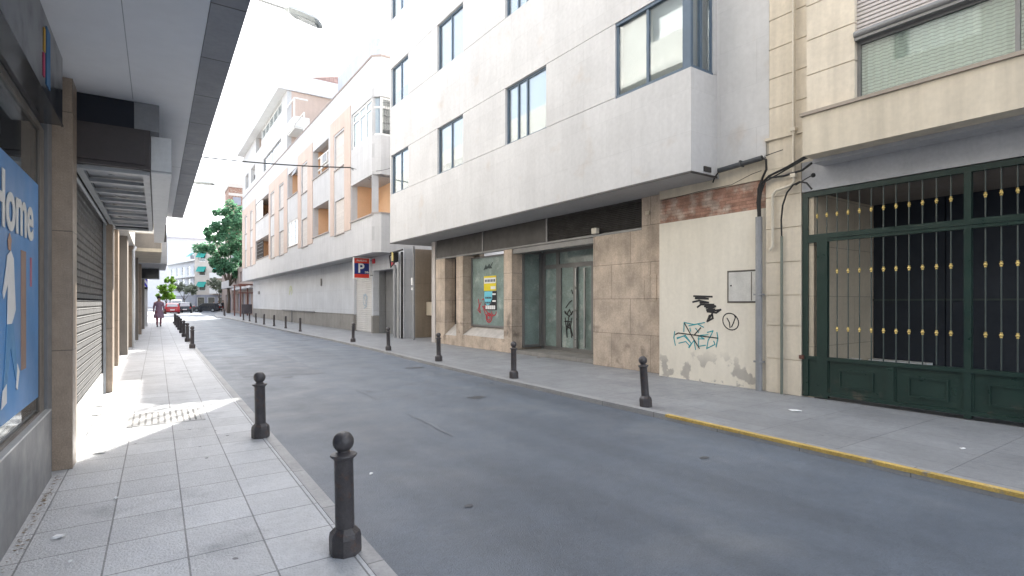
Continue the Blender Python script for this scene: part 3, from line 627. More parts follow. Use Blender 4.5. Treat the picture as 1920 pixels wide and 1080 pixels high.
for i in range(29): z = .03+i*.105; rs.prism([(9.15,25.45,z),(9.12,25.45,z+.02),(9.12,25.45,z+.085),(9.15,25.45,z+.1)], (0,2.71,0))
rs.box(9.15, 9.2, 25.45, 28.16, 0, 3.06); dr = rs.build('roller_shutter', mat('white_shutter', (.62,.61,.60), .6, var=.05, bump=0, streak=.06), W)
bg = MB(); bg.strokes([C(26.75,1.6,.3), C(26.7,1.75,.2,2,16), [(27.0,1.9),(26.5,1.3),(26.9,1.2)], [(26.4,1.8),(26.55,1.4)]], .05, 9.115); bg.build('blue_graffiti', flat('faded_blue_spray', (.33,.43,.52)), dr)
yg = MB(); yg.strokes([C(43.5,2.3,.5,0,12), [(43.9,2.2),(43.4,2.6),(43.0,2.3),(43.3,2.1)], [(44.1,2.1),(43.6,2.4)]], .12, 8.995); yg.build('green_graffiti', flat('yellow_green_spray', (.48,.52,.30)), W)
MB().box(8.93, 8.995, 34.5, 34.75, 2.55, 3.0).box(8.93,8.995,57.5,58.2,2.3,2.6).build('wall_vent', m_rail, W)
hr = MB().tube([(8.85,36,.92),(8.85,46,.92)], .03, 6); 
for t in (36,39,42,46): hr.tube([(8.85,t,.92),(8.98,t,.85)], .02, 6)
hr.tube([(8.8,42.2,.02),(8.8,42.2,.92)], .05, 6); hr.build('handrail', m_rail, W)
# attic block
at = MB(); VZ = 12.26
ah = [(41.8,50.2,15.45,16.35),(42.0,49.2,12.5,13.6),(50.3,53.1,15.0,16.4),(53.5,56.0,12.8,14.2),(57.5,59.5,12.8,14.2)]
wall_t(at, SW+.001, SW+.3, 39.9, 61.5, VZ, 16.42, ah)
at.box(9.2, 15, 40.2, 61.5, VZ, 16.42).box(SW+.3, 9.2, 40.2, 61.5, 13.65, 14.9).build('attic_wall', mat('attic_white', (.50,.50,.50), .8, var=.04, bump=.05), W)
MB().box(SW+.301, 15, 39.9, 40.199, VZ, 16.42).build('attic_end_wall', m_salmon, W); MB().box(SW+.301,9.2,53.1,53.4,15,16.4).build('loggia_wall', m_salmon, W)
MB().box(7.4, 15.6, 39.75, 61.0, 16.43, 17.6).build('roof_slab', mat('white_fascia', (.62,.63,.64), .75, var=.04, bump=.03), W)
rt = MB(); rt.prism([(9.3,39.8,17.61),(15.4,39.8,17.61),(15.4,39.8,18.35),(12.2,39.8,18.35)], (0,20,0)); rt.build('tiled_roof', m_tile, W)
MB().box(13.2, 13.9, 38.9, 39.7, 14, 19.6).build('chimney', m_whitemetal, W)
window(W, SW, 41.85, 50.15, 15.47, 16.33, mull=(43.5,45.2,46.9,48.6), fm=m_whitemetal, fw=.1)
window(W, SW, 42.05, 49.15, 12.52, 13.58, mull=(45.6,), fm=m_rail, cm=m_shutter, fw=.08, cover=.5)
tb = MB().box(8.0, 9.0, 37.7, 37.76, 13.3, 14.0).box(8.0, 8.06, 37.76, 39.9, 13.3, 14.0).tube([(8.03,37.73,14.0),(8.03,37.73,15.2),(8.03,39.9,15.2)], .05, 6).tube([(8.03,37.73,15.2),(8.9,37.73,15.2)], .05, 6).tube([(8.03,35.0,13.4),(8.03,37.7,13.4)], .05, 6).tube([(8.03,35.0,12.25),(8.03,35.0,13.4)], .05, 6)
tb.box(8.06,9.0,37.76,39.9,13.2,13.3); tb.build('roof_terrace_railing', m_whitemetal, W)
ph = MB().box(11, 14, 31.0, 38.0, 12.01, 17.4); ph.build('penthouse', mat('grey_sheet', (.42,.44,.47), .6, var=.05, bump=.03, joints=(.3,9,.01), jcol=.85), W)
pp = MB()
for (s_, t_, h_) in ((8.5,22.75,1.9),(8.75,22.7,2.3),(9.05,22.65,1.8),(9.35,22.7,2.1)): pp.tube([(s_,t_,12.2),(s_,t_,12.2+h_)], .06, 8)
pp.tube([(8.3,22.5,12.75),(9.6,22.5,12.75)], .05, 8).tube([(8.1,22.8,12.6),(8.4,22.5,12.7)], .04, 6); pp.build('roof_pipes', m_whitemetal, W)
# number plates
MB().box(8.93, 8.99, 24.95, 25.2, 3.38, 3.60).build('number_plate', flat('red_plate', (.55,.05,.07)), W)

def text(body, size, mt, parent, s, t, z, face='-s', ext=.002, off=.0, align='CENTER', name='lettering', sx=1.0):
    cu = bpy.data.curves.new(name, 'FONT'); cu.body = body; cu.size = size; cu.extrude = ext; cu.offset = off
    cu.align_x = align; cu.align_y = 'CENTER'; cu.materials.append(mt)
    tmp = bpy.data.objects.new(name, cu); col.objects.link(tmp); bpy.context.view_layer.update()
    me = bpy.data.meshes.new_from_object(tmp.evaluated_get(bpy.context.evaluated_depsgraph_get())); bpy.data.objects.remove(tmp)
    o = bpy.data.objects.new(name, me); col.objects.link(o); me.name = name
    bs, bt, bz, a = FR[parent.name]; o.parent = parent
    o.location = (s-bs, t-bt, z-bz)
    o.rotation_euler = {'-s': (R(90), 0, R(-90)), '+s': (R(90), 0, R(90)), '-t': (R(90), 0, 0)}[face]
    o.scale = (sx, 1, 1)
    return o
# P sign, projecting over the pavement
PS = empty('parking_sign', (8.5,25.3,3.15), AW, label='blue and red projecting parking sign with a white P on the white wall', cat='sign')
MB().box(8.08, 8.80, 25.25, 25.35, 2.68, 3.62).build('panel', flat('sign_blue', (.015,.03,.16), .4), PS)
MB().box(8.08, 8.80, 25.242, 25.249, 3.38, 3.62).box(8.08, 8.80, 25.242, 25.249, 2.68, 2.86).build('red_band', flat('sign_red', (.60,.05,.03), .4), PS)
MB().box(8.04, 8.08, 25.24, 25.36, 2.64, 3.66).box(8.80, 8.84, 25.24, 25.36, 2.64, 3.66).box(8.08, 8.80, 25.24, 25.36, 2.64, 2.68).box(8.08, 8.80, 25.24, 25.36, 3.62, 3.66).build('sign_frame', m_whitemetal, PS)
MB().box(8.84, 9.0, 25.28, 25.32, 2.8, 2.84).box(8.84, 9.0, 25.28, 25.32, 3.5, 3.54).build('bracket', m_rail, PS)
text('P', .62, m_whitemetal, PS, 8.40, 25.24, 3.12, '-t', off=.012); text('24h', .13, m_whitemetal, PS, 8.68, 25.24, 2.95, '-t', off=.004)
text('PARKING', .12, m_whitemetal, PS, 8.44, 25.238, 3.50, '-t', off=.002)
o = MB().box(9.25, 9.30, 25.28, 25.42, 3.2, 3.5); 
o = MB().box(8.93, 8.99, 22.5, 22.75, 3.13, 3.33).build('street_number', flat('red_plate_b', (.6,.08,.1)), base=(8.96,22.5,3.2), a=AW, label='small red plaque on the white wall beside the pipes, right of the parking sign', cat='plaque')
# pipes and electrical gear at the joint between the two buildings
UP = empty('service_riser', (8.9,20.9,0), AR, label='grey riser pipes with a clutter of boxes where grey and white buildings meet', cat='pipes')
MB().tube([(8.85,21.6,0),(8.85,21.6,3.1)], .07, 10).build('pipe', m_pvc, UP, smooth=True)
MB().tube([(8.83,21.15,0),(8.83,21.15,3.2)], .06, 10).build('pipe', mat('pale_pipe', (.36,.36,.36), .5), UP, smooth=True)
MB().tube([(8.86,20.85,0),(8.86,20.85,3.6)], .05, 10).build('pipe', m_black, UP, smooth=True)
MB().tube([(8.90,19.75,0),(8.90,19.75,3.75)], .04, 10).build('pipe', m_pvc, UP, smooth=True)
MB().box(8.7, 8.9, 21.3, 21.6, 3.2, 3.62).tube([(8.8,21.5,3.2),(8.8,21.9,3.0),(8.7,21.8,3.5),(8.75,21.2,3.6)], .03, 6).tube([(8.7,21.7,3.6),(8.7,20.4,3.65)], .04, 6).build('junction_box', m_cable, UP)
MB().box(8.66, 8.69, 21.35, 21.48, 3.25, 3.62).build('yellow_box', flat('yellow_box_paint', (.6,.5,.2)), UP)
wn = MB().box(8.95, 8.99, 20.0, 20.14, 2.2, 2.5).box(8.95,8.99,20.0,20.12,2.0,2.1).build('notice', m_paper, UP)

# ================================================================== LEFT BUILDING WITH ARCADE SOFFIT
LB = empty('shop_building', (-.74,6.0,0), 0, label='near left building with pale overhanging soffit above the blue poster shop', cat='building')
ZS = 3.52
MB().box(-.9, .30, -5, 15.0, ZS, ZS+.3).box(-9, -.9, -5, 15.0, ZS, ZS+.3).build('soffit', m_lsoffit, LB)
MB().box(.303, .521, -5, 15.0, ZS-.006, ZS+.5).build('fascia', m_lfascia, LB)
up = MB(); fh = []
for k in range(5):
    t = -3.4+3.7*k
    for z in (4.7, 7.7, 10.9): fh.append((t, t+1.7, z, z+1.5))
wall_t(up, .25, .515, -5, 15.0, ZS+.51, 14.0, fh); up.box(-9, .25, -5, 15.0, ZS+.31, 14.0)
up.build('upper_wall', m_lfacade, LB)
MB().box(.517, 1.0, -5, 8.5, 6.55, 6.75).box(.517, 1.0, -5, 15, 9.45, 9.6).box(.517, .9, -5, 15, 12.6, 12.75).build('balcony_slab', m_lfacade, LB)
wd = MB()
for h in fh: wd.box(.30, .34, h[0], h[1], h[2], h[3])
wd.build('upper_window', m_curtain, LB)
MB().box(-.2, -.194, -5, 6.5, ZS-.002, ZS).box(-.9, .30, 3.2, 3.206, ZS-.0025, ZS).box(-.9, .30, 9.4, 9.406, ZS-.0025, ZS).build('soffit_seam', m_grill, LB)
# shop front
m_sillp = mat('pale_sill_metal', (.45,.46,.47), .4, var=.08, bump=0)
wl = MB(); wl.box(-1.1, -.752, -5, 6.0, 0, .575); wl.box(-1.2, -.775, 5.98, 6.2, 0, ZS); wl.build('shop_wall', m_lwall, LB)
MB().box(-.79, -.75, -5, 5.97, .577, .592).build('window_sill', m_sillp, LB)
wf = MB().box(-.84, -.792, 5.735, 5.93, .592, 2.95).box(-.84, -.79, -5, 5.735, .592, .615).box(-.84, -.79, -5, 5.735, 2.9, 2.95).build('shop_window', mat('bronze_frame', (.15,.13,.11), .4, bump=0), LB)
MB().box(-.812, -.804, -5, 5.735, .615, 2.9).build('pane', glassmat('front_shop_glass', (.86,.92,.92), .05), wf)
MB().box(-1.6, -1.5, -5, 5.9, .1, 3.0).box(-1.5, -.84, 5.85, 5.95, .1, 3.0).box(-1.5,-.84,-5,5.85,2.98,3.02).build('shop_interior', mat('dim_shop_wall', (.10,.13,.13), .8), LB)
MB().box(-1.5, -.85, -5, 5.85, .55, .60).build('display_shelf', mat('pale_shelf', (.52,.56,.56), .5), LB)
MB().box(-1.1, -1.0, 3.2, 5.6, 2.80, 2.9).build('reflection_strip', m_whitemetal, LB)  # added white strip stands in for a reflection seen in the shop glass
MB().box(-.79, -.65, -5, 5.74, 2.96, ZS-.002).box(-.66,-.645,-5,5.75,2.955,2.97).build('shop_sign', m_signdark, LB)
lg = MB().box(-.649, -.645, 4.85, 4.90, 3.24, 3.40); lg.build('sign_mark', flat('orange_mark', (.6,.35,.05)), LB)
MB().box(-.649, -.645, 4.83, 4.88, 3.06, 3.22).build('sign_mark', flat('pink_mark', (.5,.04,.12)), LB); MB().box(-.649, -.645, 4.95, 5.10, 3.04, 3.45).build('sign_mark', flat('blue_mark', (.04,.15,.32)), LB)
# poster in the window
PO = empty('window_poster', (-.81,4.5,1.6), 0, label='tall blue advertising poster with white lettering and a walking figure inside the left shop window', cat='poster')
px = -.799
MB().box(px-.004, px, 2.5, 5.72, .735, 2.45).build('sheet', m_postblue, PO)
text('Home', .50, m_whitemetal, PO, px+.006, 4.84, 2.13, '+s', off=.010)
MB().box(px, px+.003, 5.05, 5.22, 1.02, 1.87).build('brown_board', flat('board_brown', (.30,.20,.16)), PO)
MB().box(px, px+.003, 5.38, 5.44, 1.62, 1.84).build('red_tag', flat('tag_red', (.45,.15,.2)), PO)
fg = MB(); X = px+.006
def shape(pts, off=0): fg.prism([(X+off, t, z) for t, z in pts], (-.003,0,0))
shape([(4.62,1.80),(4.72,1.84),(4.80,1.79),(4.82,1.66),(4.86,1.45),(4.80,1.40),(4.74,1.36),(4.62,1.36),(4.64,1.62),(4.52,1.52),(4.50,1.56),(4.60,1.74)])
fg.build('white_figure_shirt', m_paper, PO)
fg = MB()
shape([(4.60,.86),(4.46,.84),(4.50,.95),(4.60,.98)]); shape([(4.98,1.02),(4.92,.90),(4.88,.92),(4.92,1.08)])
fg.build('figure_shoes', m_paper, PO)
fg = MB(); X = px+.004
shape([(4.62,1.36),(4.80,1.36),(4.88,1.16),(4.94,.97),(4.88,.97),(4.78,1.12),(4.72,1.2),(4.60,.92),(4.50,.92),(4.56,1.1)])
fg.build('figure_jeans', flat('jeans_blue', (.10,.27,.50)), PO)
fg = MB(); X = px+.005
shape([(4.66,1.84),(4.72,1.84),(4.74,1.91),(4.69,1.95),(4.64,1.90)]); fg.build('figure_head', m_skin, PO)
# pillars, shutter
def lpillar(s0, s1, t0, t1, m_=m_pillar, **k):
    o = MB().box(s0, s1, t0, t1, 0, ZS-.002 if t0 < 15 else 3.4).build('pillar', m_, base=(s1,t0,0), **k); return o
lpillar(-1.1, -.632, 6.203, 6.50, label='nearest brown granite pillar right of the poster window', cat='pillar')
o = MB().box(-1.05, -.72, 6.505, 6.55, 0, 3.4).build('door_jamb', m_pillar2, LB)
lpillar(-1.1, -.615, 11.1, 11.42, label='brown pillar at the far end of the perforated shutter', cat='pillar')
SHT = empty('roller_shutter', (-.74,8.8,0), 0, label='half lit brown roller shutter with perforated lower slats between two pillars', cat='shutter')
sh = MB()
for i in range(20): z = 1.62+i*.085; sh.prism([(-.76,6.55,z),(-.74,6.55,z+.012),(-.74,6.55,z+.07),(-.76,6.55,z+.08)], (0,4.54,0))
sh.box(-.78, -.76, 6.55, 11.09, 1.36, 3.4)
sh.build('upper_slats', m_shutter, SHT)
sh = MB()
for i in range(13): z = .34+i*.098; sh.box(-.7495, -.7485, 6.55, 11.09, z, z+.012)
npf = 58
for i in range(13):
    z = .34+i*.098
    for j in range(npf): t = 6.56+j*4.53/npf; sh.box(-.7465, -.7455, t, t+.040, z+.034, z+.090)
sh.build('perforated_slats', m_shutlight, SHT)
MB().box(-.755, -.7505, 6.55, 11.09, .341, 1.615).build('hole_shade_sheet', flat('hole_shade_black', (.008,.008,.009), .9, spec=.1), SHT)  # near-black backing paints the shade inside the perforations
MB().box(-.76, -.73, 6.55, 11.09, .0, .34).build('bottom_bar', mat('pale_bar', (.50,.50,.49), .5), SHT)
MB().box(-.735, -.70, 6.52, 6.60, 0, 3.4).build('guide_rail', m_grill, SHT); MB().box(-.735, -.70, 11.02, 11.09, 0, 3.4).build('guide_rail', m_grill, SHT)
MB().box(-1.3, -.81, 6.5, 15.2, 0, 3.5).build('shop_wall', m_pillar2, LB)
# hanging sign box over the shutter
SB = empty('hanging_sign_box', (-.3,6.6,2.84), 0, label='dark brown sign box with ribbed grey underside hanging above the shutter', cat='sign')
MB().box(-.68, -.055, 6.52, 6.60, 2.84, 3.235).box(-.12,-.055,6.60,11.9,2.84,3.235).box(-.68,-.12,11.8,11.9,2.84,3.2).build('cabinet', m_signbrown, SB)
MB().box(-.64, -.10, 6.50, 6.518, 2.88, 3.20).build('face_panel', m_signbrown, SB)
gr = MB().box(-.12, -.062, 6.61, 11.8, 2.80, 2.838).box(-.66, -.60, 6.61, 11.8, 2.80, 2.838)
for i in range(9): t = 6.61+i*.64; gr.box(-.60, -.12, t, t+.10, 2.80, 2.838)
gr.build('underside_frame', m_grill, SB)
MB().box(-.60, -.12, 6.61, 11.8, 2.86, 2.87).build('underside_panel', mat('grille_panel', (.28,.30,.33), .35, bump=0), SB)
MB().tube([(-.70,6.6,2.80),(-.70,11.8,2.80)], .02, 8).build('awning_rail', m_grill, SB, smooth=True)
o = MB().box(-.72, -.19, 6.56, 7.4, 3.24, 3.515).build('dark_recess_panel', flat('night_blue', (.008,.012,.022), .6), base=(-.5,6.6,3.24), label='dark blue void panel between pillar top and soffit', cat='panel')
o = MB().box(-.188, .02, 6.56, 11.5, 3.245, 3.517).build('duct_box', mat('grey_duct', (.22,.23,.245), .6), base=(0,6.6,3.24), label='grey boxed duct running under the soffit beside the brown sign box', cat='duct')
WB = MB().box(-.05, .13, 6.75, 14.6, 2.86, 3.243).build('light_box', mat('white_lightbox', (.62,.64,.66), .5, var=.03, bump=0), base=(0,6.75,2.86), label='long white box alongside the brown sign under the soffit', cat='sign')
MB().box(.131, .135, 6.76, 14.6, 2.86, 3.24).box(-.048,.13,6.74,6.748,2.87,2.885).build('seam', m_grill, WB)

# ---- second left building
L2 = empty('arcade_building', (-.9,15.1,0), 0, label='long brown-grey arcade building with balconies further down the left pavement', cat='building')
MB().box(-8, -.92, 15.01, 58, 0, 3.4).build('ground_floor_wall', m_pillar2, L2)
MB().box(-8, -.62, 15.01, 58, 3.4, 11.2).build('upper_wall', m_lfacade, L2)
b1 = MB().box(-.9, .14, 22.6, 29, 3.28, 4.3).build('balcony', m_cream2, L2); MB().box(-.62, .12, 22.59, 22.598, 3.4, 3.9).build('balcony_panel', m_pillar2, b1)
MB().box(-.9, .40, 29.6, 36, 3.3, 3.42).box(.30, .40, 29.6, 36, 3.42, 4.3).box(-.6,.30,29.6,29.7,3.42,4.3).build('balcony', m_white, L2)
rl = MB()
for i in range(12): rl.tube([(.36,29.7+.5*i,4.3),(.36,29.7+.5*i,5.1)], .025, 5)
rl.tube([(.36,29.6,5.1),(.36,36,5.1)], .03, 6).tube([(.36,29.6,5.1),(-.5,29.6,5.1)], .03, 6).build('balcony_railing', m_louvre, L2)
MB().box(-.85, -.05, 17.5, 17.6, 3.38, 3.52).build('canopy', m_whitemetal, L2)
for i, (s0, s1, t0, t1, lb) in enumerate([(-1.0,-.76,15.6,16.1,'first brown rendered pillar beyond the white sign box'),(-1.1,-.70,18.8,19.4,'grey brown pillar beside the pale downpipe'),(-1.1,-.66,22.0,22.5,'slim brown pillar just under the beige balcony'),(-1.1,-.62,25.9,26.4,'brown pillar behind the beige balcony'),(-1.1,-.60,30.5,31,'brown pillar beneath the white balcony'),(-1.1,-.58,36.5,37,'farthest brown pillar before the barber pole')]):
    lpillar(s0, s1, t0, t1, m_pillar2 if i % 2 else m_pillar, label=lb, cat='pillar', group='pillars of the left arcade')
o = MB().tube([(-.64,21.6,0),(-.64,21.6,3.2),(-.6,22.0,3.35)], .045, 10).build('downpipe', mat('pale_grey_pipe', (.52,.53,.54), .45, bump=0), base=(-.64,21.6,0), smooth=True, label='pale grey downpipe on the left arcade wall between two pillars', cat='pipe')
DS = MB().box(-.80, .10, 33.4, 33.55, 2.75, 3.25).build('hanging_sign', m_signdark, base=(-.3,33.4,2.75), label='dark rectangular shop sign with pale frame hanging from the arcade', cat='sign')
MB().box(-.82,.12,33.38,33.57,3.25,3.3).box(-.82,.12,33.38,33.57,2.7,2.75).box(-.82,-.78,33.38,33.57,2.75,3.25).box(.08,.12,33.38,33.57,2.75,3.25).build('sign_frame', m_grill, DS)
BP = empty('barber_pole', (-.62,40,2.3), 0, label='blue and white striped barber pole above the white column', cat='barber pole')
m_bp = bpy.data.materials.new('barber_stripes'); m_bp.use_nodes = True
nt = m_bp.node_tree; wv = nt.nodes.new('ShaderNodeTexWave'); wv.wave_type='BANDS'; wv.bands_direction='DIAGONAL'; wv.inputs['Scale'].default_value=1.6
cr = nt.nodes.new('ShaderNodeValToRGB'); cr.color_ramp.interpolation='CONSTANT'; cr.color_ramp.elements[0].color=(.75,.75,.8,1); cr.color_ramp.elements[1].position=.5; cr.color_ramp.elements[1].color=(.05,.04,.5,1)
tcn = nt.nodes.new('ShaderNodeTexCoord'); nt.links.new(tcn.outputs['Object'], wv.inputs[0]); nt.links.new(wv.outputs['Fac'], cr.inputs[0]); nt.links.new(cr.outputs[0], nt.nodes['Principled BSDF'].inputs['Base Color'])
MB().tube([(-.62,40,2.45),(-.62,40,3.0)], .15, 14).build('striped_tube', m_bp, BP, smooth=True)
MB().tube([(-.62,40,2.3),(-.62,40,2.45)], .16, 14).tube([(-.62,40,3.0),(-.62,40,3.06)], .16, 14).tube([(-.62,40,2.7),(-.9,40,2.7)], .03, 6).build('end_cap', m_black, BP, smooth=True)
o = MB().box(-.75, -.48, 40.3, 40.6, 0, 2.25).box(-.78,-.45,40.27,40.63,2.25,2.3).build('white_column', m_whitemetal, base=(-.6,40.4,0), label='bright white column under the barber pole on the left pavement', cat='column')

# ================================================================== BOLLARDS
def bollard(x, y, label, group):
    r = empty('bollard', (x,y,0), 0, label=label, cat='bollard', group=group)
    MB().lathe(x, y, [(.092,0),(.094,.02),(.094,.10),(.088,.128),(.066,.150),(.060,.156)], 8, R(22)).build('base', m_castiron, r)
    MB().lathe(x, y, [(.056,.15),(.055,.56),(.060,.568),(.072,.578),(.078,.586),(.074,.594),(.052,.600),(.036,.610),(.034,.620)], 24).build('shaft', m_castiron, r, smooth=True)
    k = MB().sphere((x,y,.667), .062, 24, 16); k.lathe(x, y, [(.034,.60),(.034,.622)], 20); k.build('ball', m_castiron, r, smooth='all')
    return r
def plainpost(x, y, label, group):
    r = empty('bollard', (x,y,0), 0, label=label, cat='bollard', group=group)
    MB().lathe(x, y, [(.075,0),(.075,.05),(.055,.09),(.052,.66),(.058,.67),(.058,.69),(.03,.705)], 14).build('shaft', m_castiron, r, smooth=True)
    return r
def copy_tree(o, parent=None):
    c = o.copy(); col.objects.link(c); FR[c.name] = FR[o.name]
    if parent: c.parent = parent
    for ch_ in list(o.children): copy_tree(ch_, c)
    return c
P0 = bollard(.944, 3.222, 'nearest ball-topped iron bollard in the front of the left kerb', 'ball-topped bollards along the left kerb')
def put(proto, x, y, label, group, rz=0.):
    c = copy_tree(proto); c.location = (x, y, 0); c.rotation_euler = (R(random.uniform(-1,1)), R(random.uniform(-1.2,.6)), rz); c['label'] = label; c['group'] = group; return c
gl = 'ball-topped bollards along the left kerb'; gr_ = 'ball-topped bollards along the right kerb'; gp = 'plain posts along the far right kerb'
P0.rotation_euler = (R(.4), R(-1.3), 0)
put(P0, .962, 6.49, 'second ball-topped bollard on the left kerb, beside the pavement grating', gl, .3)
nm = ['first', 'second', 'third', 'fourth', 'fifth', 'sixth', 'seventh', 'eighth']
for i in range(8): put(P0, .965+.012*i, 20.3+3.5*i, f'{nm[i]} bollard of the distant cluster on the left kerb, counted from the camera side', gl, .2*i)
rb = [(5.871,5.33,'ball-topped bollard beside the start of the yellow kerb line'),(5.882,8.77,'ball-topped bollard in front of the glass entrance pillar'),(6.0,12.39,'ball-topped bollard in front of the pale passage pilaster'),
      (6.02,16.0,'ball-topped bollard in front of the grey recess panel left of the passage'),(6.2,20.2,'ball-topped bollard in front of the white roller shutter')]
for i, (x, y, l) in enumerate(rb): c = put(P0, x, y, l, gr_, .4*i)
rbo = [c_ for c_ in col.objects if c_.parent is None and c_.get('group') == gr_]; rbo[0].rotation_euler.x = R(-2.5) ; rbo[0].rotation_euler.y = R(-3)
Q0 = plainpost(6.16, 28.96, 'plain dark post before the grey plinth, nearest of the plain row', gp)
for i, (x, y) in enumerate([(6.22,33.0),(6.17,36.4),(6.05,39.4),(6.11,43.36),(6.12,46.7),(6.06,49.76)]):
    put(Q0, x, y, f'{nm[i+1]} plain dark post of the far right row, counted away from the camera', gp)
for i, (x, y) in enumerate([(6.2,66),(6.5,70),(6.9,74.5)]):
    put(Q0, x, y, f'{nm[i]} dark post at the far street corner where the right kerb juts out', 'posts at the far corner')

# ================================================================== STREET LAMPS AND WIRES
def lamp(p0, p1, h1, lb, group='street lamps hung from the left facades'):
    r = empty('street_lamp', p1, 0, label=lb, cat='street lamp', group=group)
    MB().tube([p0, tuple((Vector(p0)+Vector(p1))/2+Vector((0,0,.06))), p1], .022, 8).build('arm', m_grill, r, smooth=True)
    p1 = Vector(p1); h1 = Vector(h1); d = (h1-p1); side = Vector((-d.y, d.x, 0)).normalized(); u = Vector((0,0,1))
    secs = [(0,.04,.02,.03),(.12,.06,.03,.05),(.2,.15,.06,.06),(.55,.17,.07,.05),(.92,.16,.06,.05),(1.0,.12,.03,.03)]
    hd = MB(); rings = []
    for f, w_, up_, dn in secs:
        c = p1+d*f; b = len(hd.v); hd.v += [tuple(c+side*w_*a_+u*(up_*b_ if b_ > 0 else dn*b_)) for a_, b_ in ((-1,0),(-.7,-1),(.7,-1),(1,0),(.6,1),(-.6,1))]; rings.append(b)
    for b, c in zip(rings, rings[1:]):
        for k in range(6): l = (k+1) % 6; hd.f.append((b+k, b+l, c+l, c+k))
    hd.f.append(tuple(rings[0]+k for k in range(6))[::-1]); hd.f.append(tuple(rings[-1]+k for k in range(6)))
    hd.build('lamp_head', mat('lamp_grey', (.42,.46,.48), .45, bump=0), r)
    a = p1+d*.42; b = p1+d*.9; q = MB(); zz = -.052
    q.prism([tuple(a-side*.085+u*zz), tuple(b-side*.085+u*zz), tuple(b+side*.085+u*zz), tuple(a+side*.085+u*zz)], (0,0,-.02)); q.build('lamp_lens', mat('lamp_glass', (.6,.63,.65), .2, bump=0), r)
lamp((.50,10.45,6.85),(1.80,9.62,6.46),(2.30,9.28,6.20),'large street lamp head against the sky at the top of the picture')
lamp((.50,27.5,6.55),(1.25,27.0,6.72),(2.1,26.6,6.68),'small street lamp seen above the horizon left of the cables')
lamp((-.5,44,7.2),(.5,43.5,7.55),(1.5,43,7.5),'tiny farthest street lamp over the bollard cluster')
def wire(lb, pts, r): MB().tube(pts, r, 6).build('overhead_wire', m_cable, base=pts[0], smooth=True, label=lb, cat='cable')
def sag(a, b, s_, n=12): return [tuple(Vector(a).lerp(Vector(b), i/n)-Vector((0,0,s_*4*(i/n)*(1-i/n)))) for i in range(n+1)]
wire('thick overhead cable crossing the street to the white building', sag((.5,26.1,7.66),(7.72,25.5,7.95),.12), .028)
wire('thin wire fanning from the cable end up to the grey building corner', sag((7.72,25.5,7.95),(8.1,19.9,7.0),.25), .010)
wire('thin wire fanning from the cable end down onto the white bay', [(7.72,25.5,7.95),(7.9,24.2,7.35),(7.95,22.9,6.95)], .012)
wire('thin slack wire under the other fanning wires on the white bay', [(7.72,25.5,7.93),(7.85,24.6,7.4),(7.95,23.4,7.0)], .010)

# ================================================================== PAVEMENT DETAILS
GRT = empty('pavement_grating', (.1,8.3,0), 0, label='rectangular ventilation grating in the sunlit left pavement', cat='grating')
gq = MB().box(-.30, .52, 7.86, 7.90, .0, .006).box(-.30, .52, 8.72, 8.76, 0, .006).box(-.30, -.26, 7.90, 8.72, 0, .006).box(.48, .52, 7.90, 8.72, 0, .006).box(-.26, .48, 8.29, 8.33, 0, .006)
for i in range(11): x = -.24+i*.067; gq.box(x, x+.044, 7.90, 8.72, 0, .005)
gq.build('grate_frame', m_shutlight, GRT); MB().box(-.28,.50,7.88,8.74,.0,.002).build('grate_pit', mat('grey_pit', (.14,.14,.14), .9), GRT)  # flat grey sheet seen between the bars
def litter(x, y, z, lb, w=.05, c=m_paper, cat='litter'):
    q = MB(); pts = [(x+w*math.cos(a)*random.uniform(.6,1.2), y+w*math.sin(a)*random.uniform(.5,1.0), z+random.uniform(.004,.014)) for a in (0,.9,2,3.1,4.2,5.3)]
    q.prism(pts, (.004,.002,.008)); q.build('litter', c, base=(x,y,z), label=lb, cat=cat, kind='thing')
litter(-.524,4.417,0,'white paper scrap on the lower left pavement tiles', .035)
litter(-.468,6.68,0,'pale paper scrap at the edge of the sunlit pavement patch', .06)
litter(-.26,5.044,0,'tiny white scrap on the joint of the near left tiles', .02)
litter(-.419,3.964,0,'small crumb of litter nearest the camera at lower left', .015)
litter(7.319,3.96,0,'crumpled white wrapper on the right pavement before the gate', .09)
litter(6.835,1.978,0,'small white scrap on the far right pavement in front of the gate', .025)
litter(1.62,4.75,-.07,'white cigarette packet scrap on the asphalt beside the left kerb', .02)
litter(8.6,11.6,0,'crumpled leaf and paper on the step before the glass entrance', .07, m_pillar2)
gl_ = MB(); rr = random.Random(3)
for k in range(240):
    if k < 90: x, y = -.725+abs(rr.gauss(0,.03)), rr.uniform(3.6,6.1)
    elif k < 200: x, y = toworld(8.60-abs(rr.gauss(0,.06)), rr.uniform(1.5,7.2), AR)
    else: x, y = rr.uniform(9.05,9.8), rr.uniform(9.5,12.6)
    r_ = rr.uniform(.003,.012); gl_.poly([(x+r_*math.cos(a_)*1.4, y+r_*math.sin(a_), .004+rr.uniform(0,.006)+(.10 if k >= 200 else 0)) for a_ in (0,1.6,3.2,4.7)])
gs = MB()
for k in range(44):
    if k < 16: x, y, z_ = rr.uniform(-.6,.95), rr.uniform(2.8,14), .0012
    else: x, y, z_ = rr.uniform(5.9,8.5), rr.uniform(.8,16), .0012
    r_ = rr.uniform(.008,.022); gs.poly([(x+r_*math.cos(a_*.9)*rr.uniform(.7,1.2), y+r_*math.sin(a_*.9)*rr.uniform(.7,1.2), z_+k*.00001) for a_ in range(7)])
tag(gs.build('gum_spots', mat('old_gum', (.16,.16,.165), .7)), kind='structure')
tag(gl_.build('grit', mat('dry_leaf_grit', (.22,.17,.12), .9)), kind='stuff')
